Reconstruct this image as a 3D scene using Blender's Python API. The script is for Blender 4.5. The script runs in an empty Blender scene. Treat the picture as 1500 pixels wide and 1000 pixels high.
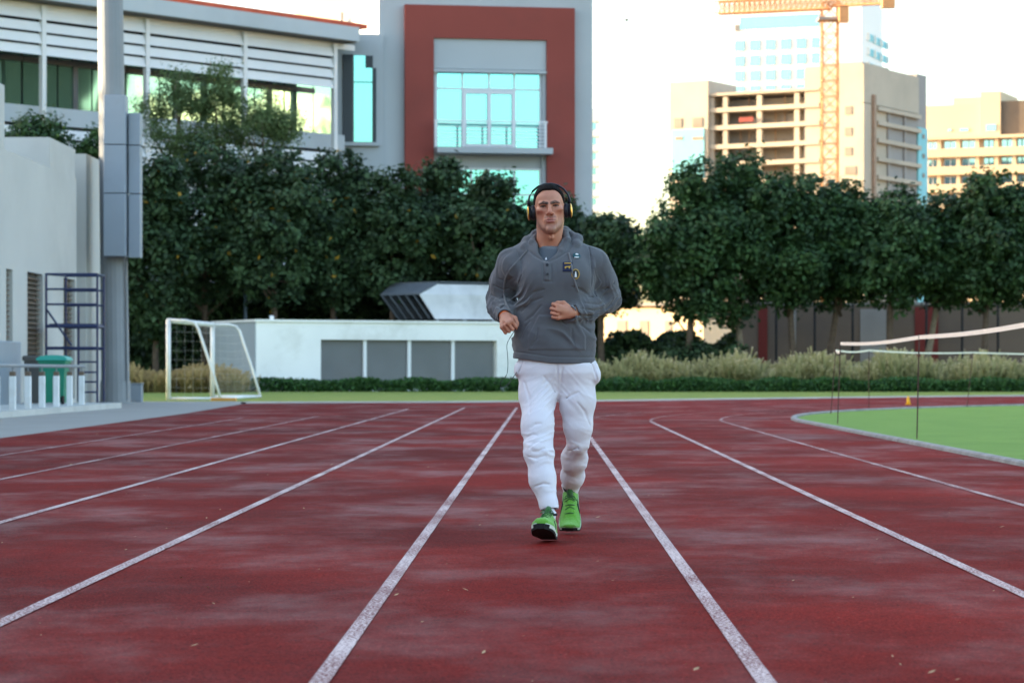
import bpy, math, random
import numpy as np
from mathutils import Matrix, Vector

# ------------------------------------------------------------------ camera, sky, sun, exposure
# The lane lines meet at pixel (795, 544) of the 1500x1000 photograph; 1.22 m lanes put the lens 0.85 m above
# the track (whose surface lies at z = 0.02), and the start of the bend gives a focal length of 4000 pixels (96 mm on a 36 mm sensor).
F, CX, CY, CH = 4000.0, 795.0, 544.0, 0.87
scene = bpy.context.scene
COL = scene.collection
cam = bpy.data.cameras.new("camera")
cam.sensor_width = 36.0
cam.lens = F / 1500.0 * 36.0
cam.shift_x = -(CX - 750.0) / 1500.0
cam.shift_y = (CY - 500.0) / 1500.0
cam.clip_start, cam.clip_end = 0.1, 6000.0
cam.dof.use_dof = True
cam.dof.focus_distance = 13.95
cam.dof.aperture_fstop = 6.6
cam_o = bpy.data.objects.new("camera", cam)
cam_o.location = (0, 0, CH)
cam_o.rotation_euler = (math.pi / 2, 0, 0)
COL.objects.link(cam_o)
scene.camera = cam_o

SUN_EL, SUN_AZ = math.radians(10.5), math.radians(77.0)      # azimuth: from +Y (away from the camera) towards -X (left)
world = bpy.data.worlds.new("World")
scene.world = world
world.use_nodes = True
wn = world.node_tree
bg = wn.nodes["Background"]
sky = wn.nodes.new("ShaderNodeTexSky")
sky.sky_type = 'NISHITA'
sky.sun_disc = False
sky.sun_elevation = SUN_EL
sky.sun_rotation = -SUN_AZ
sky.altitude = 10.0
sky.air_density, sky.dust_density, sky.ozone_density = 1.0, 2.4, 1.0
wn.links.new(sky.outputs[0], bg.inputs[0])
bg.inputs[1].default_value = 0.15
sun = bpy.data.lights.new("sun", 'SUN')
sun.energy = 3.2
sun.angle = math.radians(0.5)
sun.color = (1.0, 0.80, 0.52)
sun_o = bpy.data.objects.new("sun", sun)
d = Vector((-math.sin(SUN_AZ) * math.cos(SUN_EL), math.cos(SUN_AZ) * math.cos(SUN_EL), math.sin(SUN_EL)))
sun_o.rotation_euler = d.to_track_quat('Z', 'Y').to_euler()
sun_o.location = (-60, 60, 60)
COL.objects.link(sun_o)
vs = scene.view_settings
vs.view_transform = 'Standard'
vs.look = 'None'
vs.exposure = 2.5
vs.gamma = 1.0
vs.use_curve_mapping = False
scene.render.film_transparent = False
scene.cycles.use_denoising = True
scene.cycles.max_bounces = 8
scene.cycles.diffuse_bounces = 4
scene.cycles.glossy_bounces = 3
scene.cycles.caustics_reflective = False
scene.cycles.caustics_refractive = False

# ------------------------------------------------------------------ helpers
def at(px, py, Y):                      # pixel -> point at distance Y
    return np.array(((px - CX) / F * Y, Y, CH + (CY - py) / F * Y))

def ground(px, py, z=0.0):              # pixel -> point on the ground
    Y = F * (CH - z) / (py - CY)
    return np.array(((px - CX) / F * Y, Y, z))

def lin(c):                              # 0..255 sRGB -> linear
    return tuple((v / 255.0 / 12.92) if v / 255.0 <= 0.04045 else ((v / 255.0 + 0.055) / 1.055) ** 2.4 for v in c)

MATS = {}
def mat(name, col, rough=0.7, metal=0.0, var=0.12, scale=1.5, bump=0.0, bscale=40.0, spec=0.35, detail=4.0, streak=None, attr=None, dirt=None):
    """procedural material: base colour modulated by noise, optional fine bump, streaks and dirt blotches"""
    m = bpy.data.materials.new(name)
    m.use_nodes = True
    nt = m.node_tree
    b = nt.nodes["Principled BSDF"]
    b.inputs["Roughness"].default_value = rough
    b.inputs["Metallic"].default_value = metal
    b.inputs["Specular IOR Level"].default_value = spec
    tc = nt.nodes.new("ShaderNodeTexCoord")
    src = tc.outputs["Object"]
    n = nt.nodes.new("ShaderNodeTexNoise")
    n.inputs["Scale"].default_value = scale
    n.inputs["Detail"].default_value = detail
    if streak:
        mp = nt.nodes.new("ShaderNodeMapping")
        mp.inputs["Scale"].default_value = streak
        nt.links.new(src, mp.inputs[0])
        nt.links.new(mp.outputs[0], n.inputs["Vector"])
    else:
        nt.links.new(src, n.inputs["Vector"])
    mr = nt.nodes.new("ShaderNodeMapRange")
    mr.inputs[1].default_value, mr.inputs[2].default_value = 0.25, 0.75
    mr.inputs[3].default_value, mr.inputs[4].default_value = 1 - var, 1 + var
    nt.links.new(n.outputs[0], mr.inputs[0])
    mx = nt.nodes.new("ShaderNodeVectorMath")
    mx.operation = 'SCALE'
    if attr:
        a = nt.nodes.new("ShaderNodeAttribute")
        a.attribute_name = attr
        nt.links.new(a.outputs["Color"], mx.inputs[0])
    else:
        mx.inputs[0].default_value = col[:3]
    nt.links.new(mr.outputs[0], mx.inputs["Scale"])
    out = mx.outputs[0]
    if dirt:
        dn = nt.nodes.new("ShaderNodeTexNoise")
        dn.inputs["Scale"].default_value = dirt[1]
        dn.inputs["Detail"].default_value = 6
        dn.inputs["Roughness"].default_value = 0.65
        nt.links.new(src, dn.inputs["Vector"])
        dr = nt.nodes.new("ShaderNodeMapRange")
        dr.inputs[1].default_value, dr.inputs[2].default_value = 0.5, 0.72
        dr.inputs[3].default_value, dr.inputs[4].default_value = 0.0, dirt[2]
        nt.links.new(dn.outputs[0], dr.inputs[0])
        mm = nt.nodes.new("ShaderNodeMix")
        mm.data_type = 'RGBA'
        nt.links.new(dr.outputs[0], mm.inputs[0])
        nt.links.new(out, mm.inputs[6])
        mm.inputs[7].default_value = (*dirt[0], 1)
        out = mm.outputs[2]
    nt.links.new(out, b.inputs["Base Color"])
    if bump:
        bn = nt.nodes.new("ShaderNodeTexNoise")
        bn.inputs["Scale"].default_value = bscale
        bn.inputs["Detail"].default_value = 3
        nt.links.new(src, bn.inputs["Vector"])
        bp = nt.nodes.new("ShaderNodeBump")
        bp.inputs["Strength"].default_value = bump
        bp.inputs["Distance"].default_value = 0.02
        nt.links.new(bn.outputs[0], bp.inputs["Height"])
        nt.links.new(bp.outputs[0], b.inputs["Normal"])
    MATS[name] = m
    return m

def new_mesh(name, V, quads=None, tris=None, smooth=False, attrs=None, polys=None):
    me = bpy.data.meshes.new(name)
    if polys is not None:
        me.from_pydata([tuple(v) for v in V], [], polys)
    else:
        V = np.asarray(V, dtype=np.float32)
        nq = 0 if quads is None else len(quads)
        ntr = 0 if tris is None else len(tris)
        me.vertices.add(len(V))
        me.vertices.foreach_set("co", V.ravel())
        loops = []
        if nq: loops.append(np.asarray(quads, dtype=np.int32).ravel())
        if ntr: loops.append(np.asarray(tris, dtype=np.int32).ravel())
        loops = np.concatenate(loops)
        me.loops.add(len(loops))
        me.loops.foreach_set("vertex_index", loops)
        me.polygons.add(nq + ntr)
        starts = np.concatenate([np.arange(nq) * 4, nq * 4 + np.arange(ntr) * 3]).astype(np.int32)
        me.polygons.foreach_set("loop_start", starts)
    if smooth:
        me.polygons.foreach_set("use_smooth", np.ones(len(me.polygons), dtype=bool))
    if attrs:
        for k, a in attrs.items():
            a = np.asarray(a, dtype=np.float32)
            if a.ndim == 2:
                at_ = me.color_attributes.new(k, 'FLOAT_COLOR', 'POINT')
                at_.data.foreach_set("color", np.concatenate([a[:, :3], np.ones((len(a), 1), np.float32)], 1).ravel())
            else:
                at_ = me.attributes.new(k, 'FLOAT', 'POINT')
                at_.data.foreach_set("value", a)
    me.update(calc_edges=True)
    me.validate()
    return me

class MB:
    """collects shapes; build() links them as ONE mesh object"""
    def __init__(self):
        self.v, self.f = [], []
    def add(self, verts, faces):
        o = len(self.v)
        self.v += [tuple(map(float, p)) for p in verts]
        self.f += [tuple(o + i for i in q) for q in faces]
        return self
    def hexa(self, p):                  # eight corners: bottom ring 0-3, top ring 4-7
        return self.add(p, [(3, 2, 1, 0), (4, 5, 6, 7), (0, 1, 5, 4), (1, 2, 6, 5), (2, 3, 7, 6), (3, 0, 4, 7)])
    def box(self, x0, x1, y0, y1, z0, z1):
        return self.hexa([(x0, y0, z0), (x1, y0, z0), (x1, y1, z0), (x0, y1, z0), (x0, y0, z1), (x1, y0, z1), (x1, y1, z1), (x0, y1, z1)])
    def bbox(self, x0, x1, y0, y1, z0, z1, b=0.01):   # box with chamfered vertical and top edges
        def ring(x0, x1, y0, y1, z, c):
            return [(x0 + c, y0, z), (x1 - c, y0, z), (x1, y0 + c, z), (x1, y1 - c, z), (x1 - c, y1, z), (x0 + c, y1, z), (x0, y1 - c, z), (x0, y0 + c, z)]
        V = ring(x0, x1, y0, y1, z0, b) + ring(x0, x1, y0, y1, z1 - b, b) + ring(x0 + b, x1 - b, y0 + b, y1 - b, z1, b * 0.6)
        Fc = [tuple(range(7, -1, -1)), tuple(range(16, 24))]
        for r in (0, 8):
            for i in range(8):
                j = (i + 1) % 8
                Fc.append((r + i, r + j, r + 8 + j, r + 8 + i))
        return self.add(V, Fc)
    def tube(self, pts, r, n=8, cap=True):
        pts = [np.array(p, float) for p in pts]
        rs = r if hasattr(r, '__len__') else [r] * len(pts)
        rings = []
        for i, p in enumerate(pts):
            t = pts[min(i + 1, len(pts) - 1)] - pts[max(i - 1, 0)]
            t = t / (np.linalg.norm(t) + 1e-12)
            a = np.array((0, 0, 1.0)) if abs(t[2]) < 0.9 else np.array((1.0, 0, 0))
            u = np.cross(a, t); u /= np.linalg.norm(u)
            w = np.cross(t, u)
            rings.append([p + rs[i] * (math.cos(2 * math.pi * k / n) * u + math.sin(2 * math.pi * k / n) * w) for k in range(n)])
        V = [q for g in rings for q in g]
        Fc = []
        for i in range(len(pts) - 1):
            for k in range(n):
                j = (k + 1) % n
                Fc.append((i * n + k, i * n + j, (i + 1) * n + j, (i + 1) * n + k))
        if cap:
            Fc.append(tuple(range(n - 1, -1, -1)))
            Fc.append(tuple((len(pts) - 1) * n + k for k in range(n)))
        return self.add(V, Fc)
    def bar(self, a, b, w, h=None):      # square bar from a to b
        h = h or w
        a, b = np.array(a, float), np.array(b, float)
        t = b - a; t = t / np.linalg.norm(t)
        up = np.array((0, 0, 1.0)) if abs(t[2]) < 0.95 else np.array((0, 1.0, 0))
        u = np.cross(t, up); u /= np.linalg.norm(u)
        v = np.cross(u, t)
        c = [(-w / 2, -h / 2), (w / 2, -h / 2), (w / 2, h / 2), (-w / 2, h / 2)]
        return self.hexa([a + u * x + v * y for x, y in c] + [b + u * x + v * y for x, y in c])
    def prism(self, poly, z0, z1):
        n = len(poly)
        V = [(p[0], p[1], z0) for p in poly] + [(p[0], p[1], z1) for p in poly]
        Fc = [tuple(range(n - 1, -1, -1)), tuple(range(n, 2 * n))] + [(i, (i + 1) % n, n + (i + 1) % n, n + i) for i in range(n)]
        return self.add(V, Fc)
    def lathe(self, c, prof, n=20):       # prof: (radius, height) pairs
        V, Fc = [], []
        for r, z in prof:
            V += [(c[0] + r * math.cos(2 * math.pi * k / n), c[1] + r * math.sin(2 * math.pi * k / n), c[2] + z) for k in range(n)]
        for i in range(len(prof) - 1):
            for k in range(n):
                j = (k + 1) % n
                Fc.append((i * n + k, i * n + j, (i + 1) * n + j, (i + 1) * n + k))
        Fc.append(tuple(range(n - 1, -1, -1)))
        Fc.append(tuple((len(prof) - 1) * n + k for k in range(n)))
        return self.add(V, Fc)
    def build(self, name, m, parent=None, smooth=False, recenter=None):
        V = np.array(self.v)
        loc = np.zeros(3)
        if recenter is None:
            recenter = parent is None
        if recenter:
            loc = np.array([(V[:, 0].min() + V[:, 0].max()) / 2, (V[:, 1].min() + V[:, 1].max()) / 2, V[:, 2].min()])
        me = new_mesh(name, V - loc, polys=self.f, smooth=smooth)
        return link(name, me, m, parent, loc)

def link(name, me, m, parent=None, loc=(0, 0, 0)):
    o = bpy.data.objects.new(name, me)
    if m is not None:
        me.materials.append(MATS[m] if isinstance(m, str) else m)
    o.location = tuple(loc)
    COL.objects.link(o)
    if parent is not None:
        set_parent(o, parent)
    return o

WLOC = {}
def set_parent(o, parent):
    o.parent = parent
    if parent.type == 'EMPTY':
        o.matrix_parent_inverse = Matrix.Translation(parent.location).inverted()

def tag(o, label=None, cat=None, group=None, kind=None):
    if label: o["label"] = label
    if cat: o["category"] = cat
    if group: o["group"] = group
    if kind: o["kind"] = kind
    return o

def thing(name, loc, label, cat, group=None):
    e = bpy.data.objects.new(name, None)
    e.empty_display_size = 0.3
    e.location = tuple(map(float, loc))
    COL.objects.link(e)
    return tag(e, label, cat, group)

class Frame:
    """a facade: origin on the ground, unit direction along the wall; d counts outwards (towards the viewer)"""
    def __init__(self, O, U):
        self.O = np.array(O[:2], float)
        U = np.array(U[:2], float)
        self.U = U / np.linalg.norm(U)
        self.N = np.array((self.U[1], -self.U[0]))
    def u(self, px, d=0.0):              # where the sight line of a pixel column meets the wall (pushed out by d)
        k = (px - CX) / F
        O = self.O + d * self.N
        return (k * O[1] - O[0]) / (self.U[0] - k * self.U[1])
    def z(self, px, py, d=0.0):
        Y = (self.O + d * self.N + self.u(px, d) * self.U)[1]
        return CH + (CY - py) / F * Y
    def p(self, u, d, z):
        q = self.O + u * self.U + d * self.N
        return (q[0], q[1], z)
    def box(self, mb, u0, u1, d0, d1, z0, z1):
        return mb.hexa([self.p(u0, d1, z0), self.p(u1, d1, z0), self.p(u1, d0, z0), self.p(u0, d0, z0),
                        self.p(u0, d1, z1), self.p(u1, d1, z1), self.p(u1, d0, z1), self.p(u0, d0, z1)])
    def pbox(self, mb, px0, px1, py0, py1, d0, d1, ref=None):   # box from pixel bounds
        m = ref if ref is not None else (px0 + px1) / 2
        return self.box(mb, self.u(px0), self.u(px1), d0, d1, self.z(m, py1), self.z(m, py0))

rng = np.random.default_rng(7)
random.seed(7)

# ------------------------------------------------------------------ materials
mat("concrete", lin((156, 150, 143)), 0.85, var=0.10, scale=0.7, bump=0.15, bscale=25, dirt=((0.18, 0.17, 0.16), 0.35, 0.35))
mat("concrete_pale", lin((190, 190, 186)), 0.85, var=0.10, scale=0.5, bump=0.15, bscale=30, dirt=((0.25, 0.23, 0.2), 0.6, 0.4))
mat("kerb_stone", lin((142, 140, 138)), 0.9, var=0.25, scale=3.0, bump=0.3, bscale=30, dirt=((0.12, 0.11, 0.10), 2.5, 0.6))
mat("stand_wall", lin((186, 186, 182)), 0.8, var=0.06, scale=0.4, bump=0.08, bscale=20, dirt=((0.33, 0.32, 0.3), 0.25, 0.35))
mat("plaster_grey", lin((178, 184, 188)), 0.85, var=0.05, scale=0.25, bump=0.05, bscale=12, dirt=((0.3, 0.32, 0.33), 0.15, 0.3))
mat("plaster_red", lin((142, 70, 62)), 0.85, var=0.07, scale=0.35, bump=0.05, bscale=12, dirt=((0.2, 0.055, 0.045), 0.3, 0.5))
mat("roof_tile", lin((190, 84, 58)), 0.8, var=0.15, scale=2.0)
mat("white_metal", lin((228, 230, 234)), 0.45, var=0.04, scale=1.0, spec=0.5)
mat("white_paint", lin((225, 228, 230)), 0.6, var=0.05, scale=3.0, bump=0.05, bscale=60, dirt=((0.4, 0.36, 0.32), 2.5, 0.35))
mat("louvre_white", lin((214, 214, 214)), 0.55, var=0.05, scale=0.6)
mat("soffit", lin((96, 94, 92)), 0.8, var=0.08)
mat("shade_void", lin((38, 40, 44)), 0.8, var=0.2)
mat("mullion_dark", lin((30, 46, 58)), 0.4, var=0.1, spec=0.5)
mat("tower_dark", lin((24, 34, 40)), 1.0, var=0.3, scale=0.2, spec=0.0)
mat("mullion_white", lin((220, 222, 226)), 0.45, var=0.03)
mat("galvanised", lin((134, 138, 142)), 0.6, metal=0.1, var=0.10, scale=1.2, bump=0.05, bscale=20, dirt=((0.25, 0.25, 0.25), 0.8, 0.3))
mat("panel_grey", lin((140, 150, 162)), 0.5, metal=0.2, var=0.07, scale=0.8, dirt=((0.2, 0.21, 0.22), 0.7, 0.3))
mat("navy_steel", lin((32, 44, 84)), 0.45, var=0.15, scale=6, spec=0.5)
mat("bin_green", lin((24, 132, 104)), 0.45, var=0.08, scale=3, spec=0.5)
mat("bin_lid", lin((52, 164, 150)), 0.4, var=0.06, scale=3, spec=0.5)
mat("rubber_black", lin((24, 24, 26)), 0.7, var=0.2, scale=8)
mat("cabin_white", lin((246, 246, 244)), 0.7, var=0.05, scale=0.6, bump=0.05, bscale=15, dirt=((0.55, 0.53, 0.48), 0.5, 0.5))
mat("cabin_panel", lin((112, 114, 116)), 0.6, var=0.10, scale=0.7, dirt=((0.17, 0.16, 0.15), 0.45, 0.5))
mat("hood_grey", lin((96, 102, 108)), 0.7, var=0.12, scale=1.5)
mat("timber", lin((206, 150, 80)), 0.8, var=0.15, scale=6)
mat("bark", lin((92, 78, 66)), 0.95, var=0.3, scale=6, bump=0.6, bscale=14)
mat("bark_pale", lin((128, 116, 100)), 0.95, var=0.3, scale=6, bump=0.5, bscale=14)
mat("boundary_wall", lin((118, 102, 88)), 0.9, var=0.12, scale=0.5, dirt=((0.12, 0.1, 0.09), 0.4, 0.5))
mat("boundary_red", lin((120, 50, 44)), 0.85, var=0.12, scale=0.8)
mat("fence_black", lin((28, 30, 34)), 0.6, var=0.1)
mat("fence_blue", lin((110, 130, 160)), 0.5, var=0.1)
mat("cream", lin((216, 190, 156)), 0.85, var=0.05, scale=0.1, bump=0.0)
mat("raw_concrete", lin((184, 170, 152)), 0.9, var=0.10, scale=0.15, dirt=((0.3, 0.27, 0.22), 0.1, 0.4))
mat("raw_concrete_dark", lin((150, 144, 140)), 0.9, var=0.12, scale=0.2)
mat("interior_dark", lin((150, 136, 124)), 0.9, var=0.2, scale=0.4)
mat("scaffold_brown", lin((160, 134, 114)), 0.8, var=0.2, scale=2)
mat("cladding_cyan", lin((120, 190, 200)), 0.5, var=0.06, scale=0.3)
mat("tower_white", lin((240, 238, 232)), 0.7, var=0.02, scale=0.1)
mat("crane_yellow", lin((210, 152, 102)), 0.6, var=0.1, scale=2)
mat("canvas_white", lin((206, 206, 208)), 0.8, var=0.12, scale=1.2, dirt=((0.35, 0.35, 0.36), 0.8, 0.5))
mat("side_shade_grey", lin((172, 182, 188)), 0.85, var=0.06, scale=0.5, dirt=((0.26, 0.28, 0.3), 0.5, 0.4))  # cabin end wall tone, with its shade put into the colour
mat("tape_white", lin((236, 224, 212)), 0.6, var=0.06, scale=10)
mat("stake_rust", lin((74, 48, 44)), 0.7, var=0.2, scale=10)
mat("cone_yellow", lin((240, 176, 20)), 0.5, var=0.05)
mat("net_white", lin((205, 205, 205)), 0.8, var=0.05)
mat("bird_brown", lin((70, 56, 48)), 0.9, var=0.2)
mat("soil", lin((120, 104, 84)), 0.95, var=0.2, scale=0.6, bump=0.3, bscale=8)
mat("debris", lin((190, 160, 120)), 0.9, var=0.3, scale=20)

def glass(name, col, rough=0.04, metal=0.9, wave=0.06, scale=0.35):
    m = mat(name, col, rough, metal=metal, var=0.03, scale=0.2, spec=0.5)
    nt = m.node_tree
    tc = nt.nodes.new("ShaderNodeTexCoord")
    n = nt.nodes.new("ShaderNodeTexNoise"); n.inputs["Scale"].default_value = scale; n.inputs["Detail"].default_value = 1
    nt.links.new(tc.outputs["Object"], n.inputs["Vector"])
    b = nt.nodes.new("ShaderNodeBump"); b.inputs["Strength"].default_value = wave; b.inputs["Distance"].default_value = 0.25
    nt.links.new(n.outputs[0], b.inputs["Height"])
    nt.links.new(b.outputs[0], nt.nodes["Principled BSDF"].inputs["Normal"])
glass("glass_cyan", lin((130, 214, 222)))
glass("glass_green", lin((150, 184, 160)), wave=0.12)
glass("glass_sky", lin((150, 196, 208)))
glass("glass_dark", lin((44, 58, 70)))
# ------------------------------------------------------------------ the setting: ground, track, infield, pavement
def sheet(name, poly, z, m, kind="structure", thickness=None):
    me = bpy.data.meshes.new(name)
    import bmesh
    bm = bmesh.new()
    vs_ = [bm.verts.new((p[0], p[1], z)) for p in poly]
    f = bm.faces.new(vs_)
    bmesh.ops.triangulate(bm, faces=[f])
    for f in bm.faces:
        if f.normal.z < 0: f.normal_flip()
    bm.to_mesh(me); bm.free()
    o = link(name, me, m)
    return tag(o, kind=kind)

def track_material():
    m = bpy.data.materials.new("track_rubber"); m.use_nodes = True
    nt = m.node_tree; L = nt.links.new
    b = nt.nodes["Principled BSDF"]
    tc = nt.nodes.new("ShaderNodeTexCoord")
    def noise(scale, detail=5, rough=0.6, vec=None, stretch=None):
        n = nt.nodes.new("ShaderNodeTexNoise")
        n.inputs["Scale"].default_value = scale; n.inputs["Detail"].default_value = detail; n.inputs["Roughness"].default_value = rough
        v = tc.outputs["Object"]
        if stretch:
            mp = nt.nodes.new("ShaderNodeMapping"); mp.inputs["Scale"].default_value = stretch
            L(v, mp.inputs[0]); v = mp.outputs[0]
        L(v, n.inputs["Vector"])
        return n.outputs[0]
    def ramp(x, a, b_, lo=0.0, hi=1.0):
        r = nt.nodes.new("ShaderNodeMapRange"); r.interpolation_type = 'SMOOTHSTEP'
        r.inputs[1].default_value, r.inputs[2].default_value, r.inputs[3].default_value, r.inputs[4].default_value = a, b_, lo, hi
        L(x, r.inputs[0]); return r.outputs[0]
    def mix(fac, a, b_):
        n = nt.nodes.new("ShaderNodeMix"); n.data_type = 'RGBA'
        if hasattr(fac, 'links'): L(fac, n.inputs[0])
        else: n.inputs[0].default_value = fac
        for i, c in ((6, a), (7, b_)):
            if hasattr(c, 'links'): L(c, n.inputs[i])
            else: n.inputs[i].default_value = (*c, 1)
        return n.outputs[2]
    big = noise(0.30, 5, 0.6, stretch=(0.7, 1.0, 1.0))
    worn = noise(0.9, 7, 0.68, stretch=(0.8, 0.45, 1.0))
    fine = noise(7.0, 6, 0.7)
    grain = noise(120.0, 3, 0.7)
    wet = noise(0.5, 5, 0.6, stretch=(0.9, 0.5, 1.0))
    base = mix(ramp(big, 0.35, 0.65), lin((126, 20, 13)), lin((154, 33, 23)))
    base = mix(ramp(worn, 0.42, 0.76, 0.0, 0.55), base, lin((152, 52, 48)))
    base = mix(ramp(wet, 0.42, 0.62, 0.0, 0.55), base, lin((94, 16, 12)))
    dark = noise(1.7, 8, 0.8, stretch=(0.8, 0.6, 1.0))
    base = mix(ramp(dark, 0.58, 0.76, 0.0, 0.50), base, lin((66, 32, 32)))
    base = mix(ramp(fine, 0.3, 0.7, 0.0, 0.25), base, lin((80, 26, 26)))
    base = mix(ramp(grain, 0.34, 0.60, 0.75, 0.0), base, lin((44, 12, 13)))
    base = mix(ramp(grain, 0.58, 0.74, 0.0, 0.45), base, lin((188, 108, 100)))
    speck = noise(46.0, 2, 0.5)
    base = mix(ramp(speck, 0.64, 0.70, 0.0, 0.7), base, lin((38, 14, 15)))
    L(base, b.inputs["Base Color"])
    L(ramp(worn, 0.35, 0.72, 0.80, 0.55), b.inputs["Roughness"])
    L(ramp(worn, 0.44, 0.74, 0.03, 0.13), b.inputs["Specular IOR Level"])
    bp = nt.nodes.new("ShaderNodeBump"); bp.inputs["Strength"].default_value = 0.55; bp.inputs["Distance"].default_value = 0.004
    L(grain, bp.inputs["Height"]); L(bp.outputs[0], b.inputs["Normal"])
    MATS["track_rubber"] = m

def line_material(name, keep):
    m = bpy.data.materials.new(name); m.use_nodes = True
    nt = m.node_tree; L = nt.links.new
    b = nt.nodes["Principled BSDF"]; b.inputs["Roughness"].default_value = 0.75
    b.inputs["Specular IOR Level"].default_value = 0.3
    tc = nt.nodes.new("ShaderNodeTexCoord")
    n = nt.nodes.new("ShaderNodeTexNoise"); n.inputs["Scale"].default_value = 85; n.inputs["Detail"].default_value = 4
    n2 = nt.nodes.new("ShaderNodeTexNoise"); n2.inputs["Scale"].default_value = 1.1; n2.inputs["Detail"].default_value = 4
    for q in (n, n2): L(tc.outputs["Object"], q.inputs["Vector"])
    add = nt.nodes.new("ShaderNodeMath"); add.operation = 'MULTIPLY_ADD'; add.inputs[1].default_value = 0.35
    L(n2.outputs[0], add.inputs[0]); L(n.outputs[0], add.inputs[2])
    r = nt.nodes.new("ShaderNodeMapRange"); r.inputs[1].default_value, r.inputs[2].default_value = keep - 0.05, keep + 0.05
    L(add.outputs[0], r.inputs[0])
    mx = nt.nodes.new("ShaderNodeMix"); mx.data_type = 'RGBA'
    L(r.outputs[0], mx.inputs[0])
    mx.inputs[6].default_value = (*lin((120, 58, 54)), 1); mx.inputs[7].default_value = (*lin((222, 198, 192)), 1)
    L(mx.outputs[2], b.inputs["Base Color"])
    MATS[name] = m

def grass_material(name, a, c, scale=3.0):
    m = bpy.data.materials.new(name); m.use_nodes = True
    nt = m.node_tree; L = nt.links.new
    b = nt.nodes["Principled BSDF"]; b.inputs["Roughness"].default_value = 0.85; b.inputs["Specular IOR Level"].default_value = 0.15
    tc = nt.nodes.new("ShaderNodeTexCoord")
    n = nt.nodes.new("ShaderNodeTexNoise"); n.inputs["Scale"].default_value = scale; n.inputs["Detail"].default_value = 8; n.inputs["Roughness"].default_value = 0.7
    n2 = nt.nodes.new("ShaderNodeTexNoise"); n2.inputs["Scale"].default_value = 90; n2.inputs["Detail"].default_value = 3
    for q in (n, n2): L(tc.outputs["Object"], q.inputs["Vector"])
    mx = nt.nodes.new("ShaderNodeMix"); mx.data_type = 'RGBA'
    r = nt.nodes.new("ShaderNodeMapRange"); r.inputs[1].default_value, r.inputs[2].default_value = 0.3, 0.7
    L(n.outputs[0], r.inputs[0]); L(r.outputs[0], mx.inputs[0])
    mx.inputs[6].default_value = (*a, 1); mx.inputs[7].default_value = (*c, 1)
    v = nt.nodes.new("ShaderNodeVectorMath"); v.operation = 'SCALE'
    r2 = nt.nodes.new("ShaderNodeMapRange"); r2.inputs[1].default_value, r2.inputs[2].default_value, r2.inputs[3].default_value, r2.inputs[4].default_value = 0.3, 0.7, 0.75, 1.2
    L(n2.outputs[0], r2.inputs[0]); L(mx.outputs[2], v.inputs[0]); L(r2.outputs[0], v.inputs["Scale"])
    L(v.outputs[0], b.inputs["Base Color"])
    bp = nt.nodes.new("ShaderNodeBump"); bp.inputs["Strength"].default_value = 0.6; bp.inputs["Distance"].default_value = 0.02
    L(n2.outputs[0], bp.inputs["Height"]); L(bp.outputs[0], b.inputs["Normal"])
    MATS[name] = m

track_material()
line_material("line_paint", 0.675)
line_material("line_paint_worn", 0.74)
grass_material("turf", lin((104, 138, 60)), lin((122, 152, 70)), 0.8)
grass_material("lawn", lin((112, 132, 58)), lin((138, 146, 76)), 1.2)

BC, BR = np.array((40.85, 45.6)), 36.5          # centre and inner radius of the bend
tag(link("ground", new_mesh("ground", [(-3000, -3000, 0), (3000, -3000, 0), (3000, 3000, 0), (-3000, 3000, 0)], quads=[(0, 1, 2, 3)]), "soil"), kind="structure")
lawn_poly = [(-60, 60), (-60, 124), (90, 124), (90, -60), (45, -60), (45, 60)]
sheet("lawn", lawn_poly, 0.008, "lawn")
far = [(-7.9, 72.6), (-6.4, 73.6), (-2.5, 74.6), (1.5, 77.6), (7.6, 85.0), (12.0, 90.0), (16.7, 94.2), (24.0, 98.2), (32, 101.2), (40.9, 102.4), (50, 101.4), (62, 97), (74, 88)]
left_edge = [(-6.85, -25), (-6.85, 25), (-6.95, 36), (-7.25, 55), (-7.9, 72.6)]
path_out = [(-60, 58), (-60, 78.5), (-9, 78.5), (-5.5, 78.8), (-1, 80.2), (3.5, 84), (9.0, 90.2), (17.0, 98.0), (26, 102.6), (40.9, 106.5), (62, 101), (78, 90)]
sheet("path", [(-60, 58), (-60, 78.5)] + path_out[2:] + list(reversed(far)) + [(-7.25, 58)], 0.012, "concrete")
sheet("pavement", [(-9.95, -25), (-6.7, -25), (-6.7, 25), (-6.8, 36), (-7.1, 58.2), (-9.95, 58.2)], 0.016, "concrete")
sheet("running_track", left_edge + far + [(74, -25)], 0.020, "track_rubber")
arc = [(BC[0] - BR * math.cos(t), BC[1] + BR * math.sin(t)) for t in np.linspace(0, math.pi / 2, 60)]
sheet("infield", [(4.35, -25)] + arc + [(74, BC[1] + BR), (74, -25)], 0.028, "turf")
# infield kerb: a low rounded concrete edge along the straight and the bend
inner = [(4.35, y) for y in np.linspace(-25, 45, 60)] + arc
mb = MB()
kv, kf = [], []
prof = [(-0.06, 0.0), (-0.055, 0.03), (-0.035, 0.045), (0.03, 0.045), (0.05, 0.03), (0.05, 0.0)]
for i, p in enumerate(inner):
    a, c = np.array(inner[max(i - 1, 0)]), np.array(inner[min(i + 1, len(inner) - 1)])
    t = (c - a) / np.linalg.norm(c - a); nrm = np.array((t[1], -t[0]))
    for (o_, z) in prof: kv.append((p[0] + nrm[0] * o_, p[1] + nrm[1] * o_, 0.021 + z))
for i in range(len(inner) - 1):
    for k in range(len(prof) - 1):
        j = i * len(prof) + k
        kf.append((j, j + 1, j + 1 + len(prof), j + len(prof)))
mb.add(kv, kf)
tag(mb.build("kerb", "kerb_stone", recenter=False), kind="structure")
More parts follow.
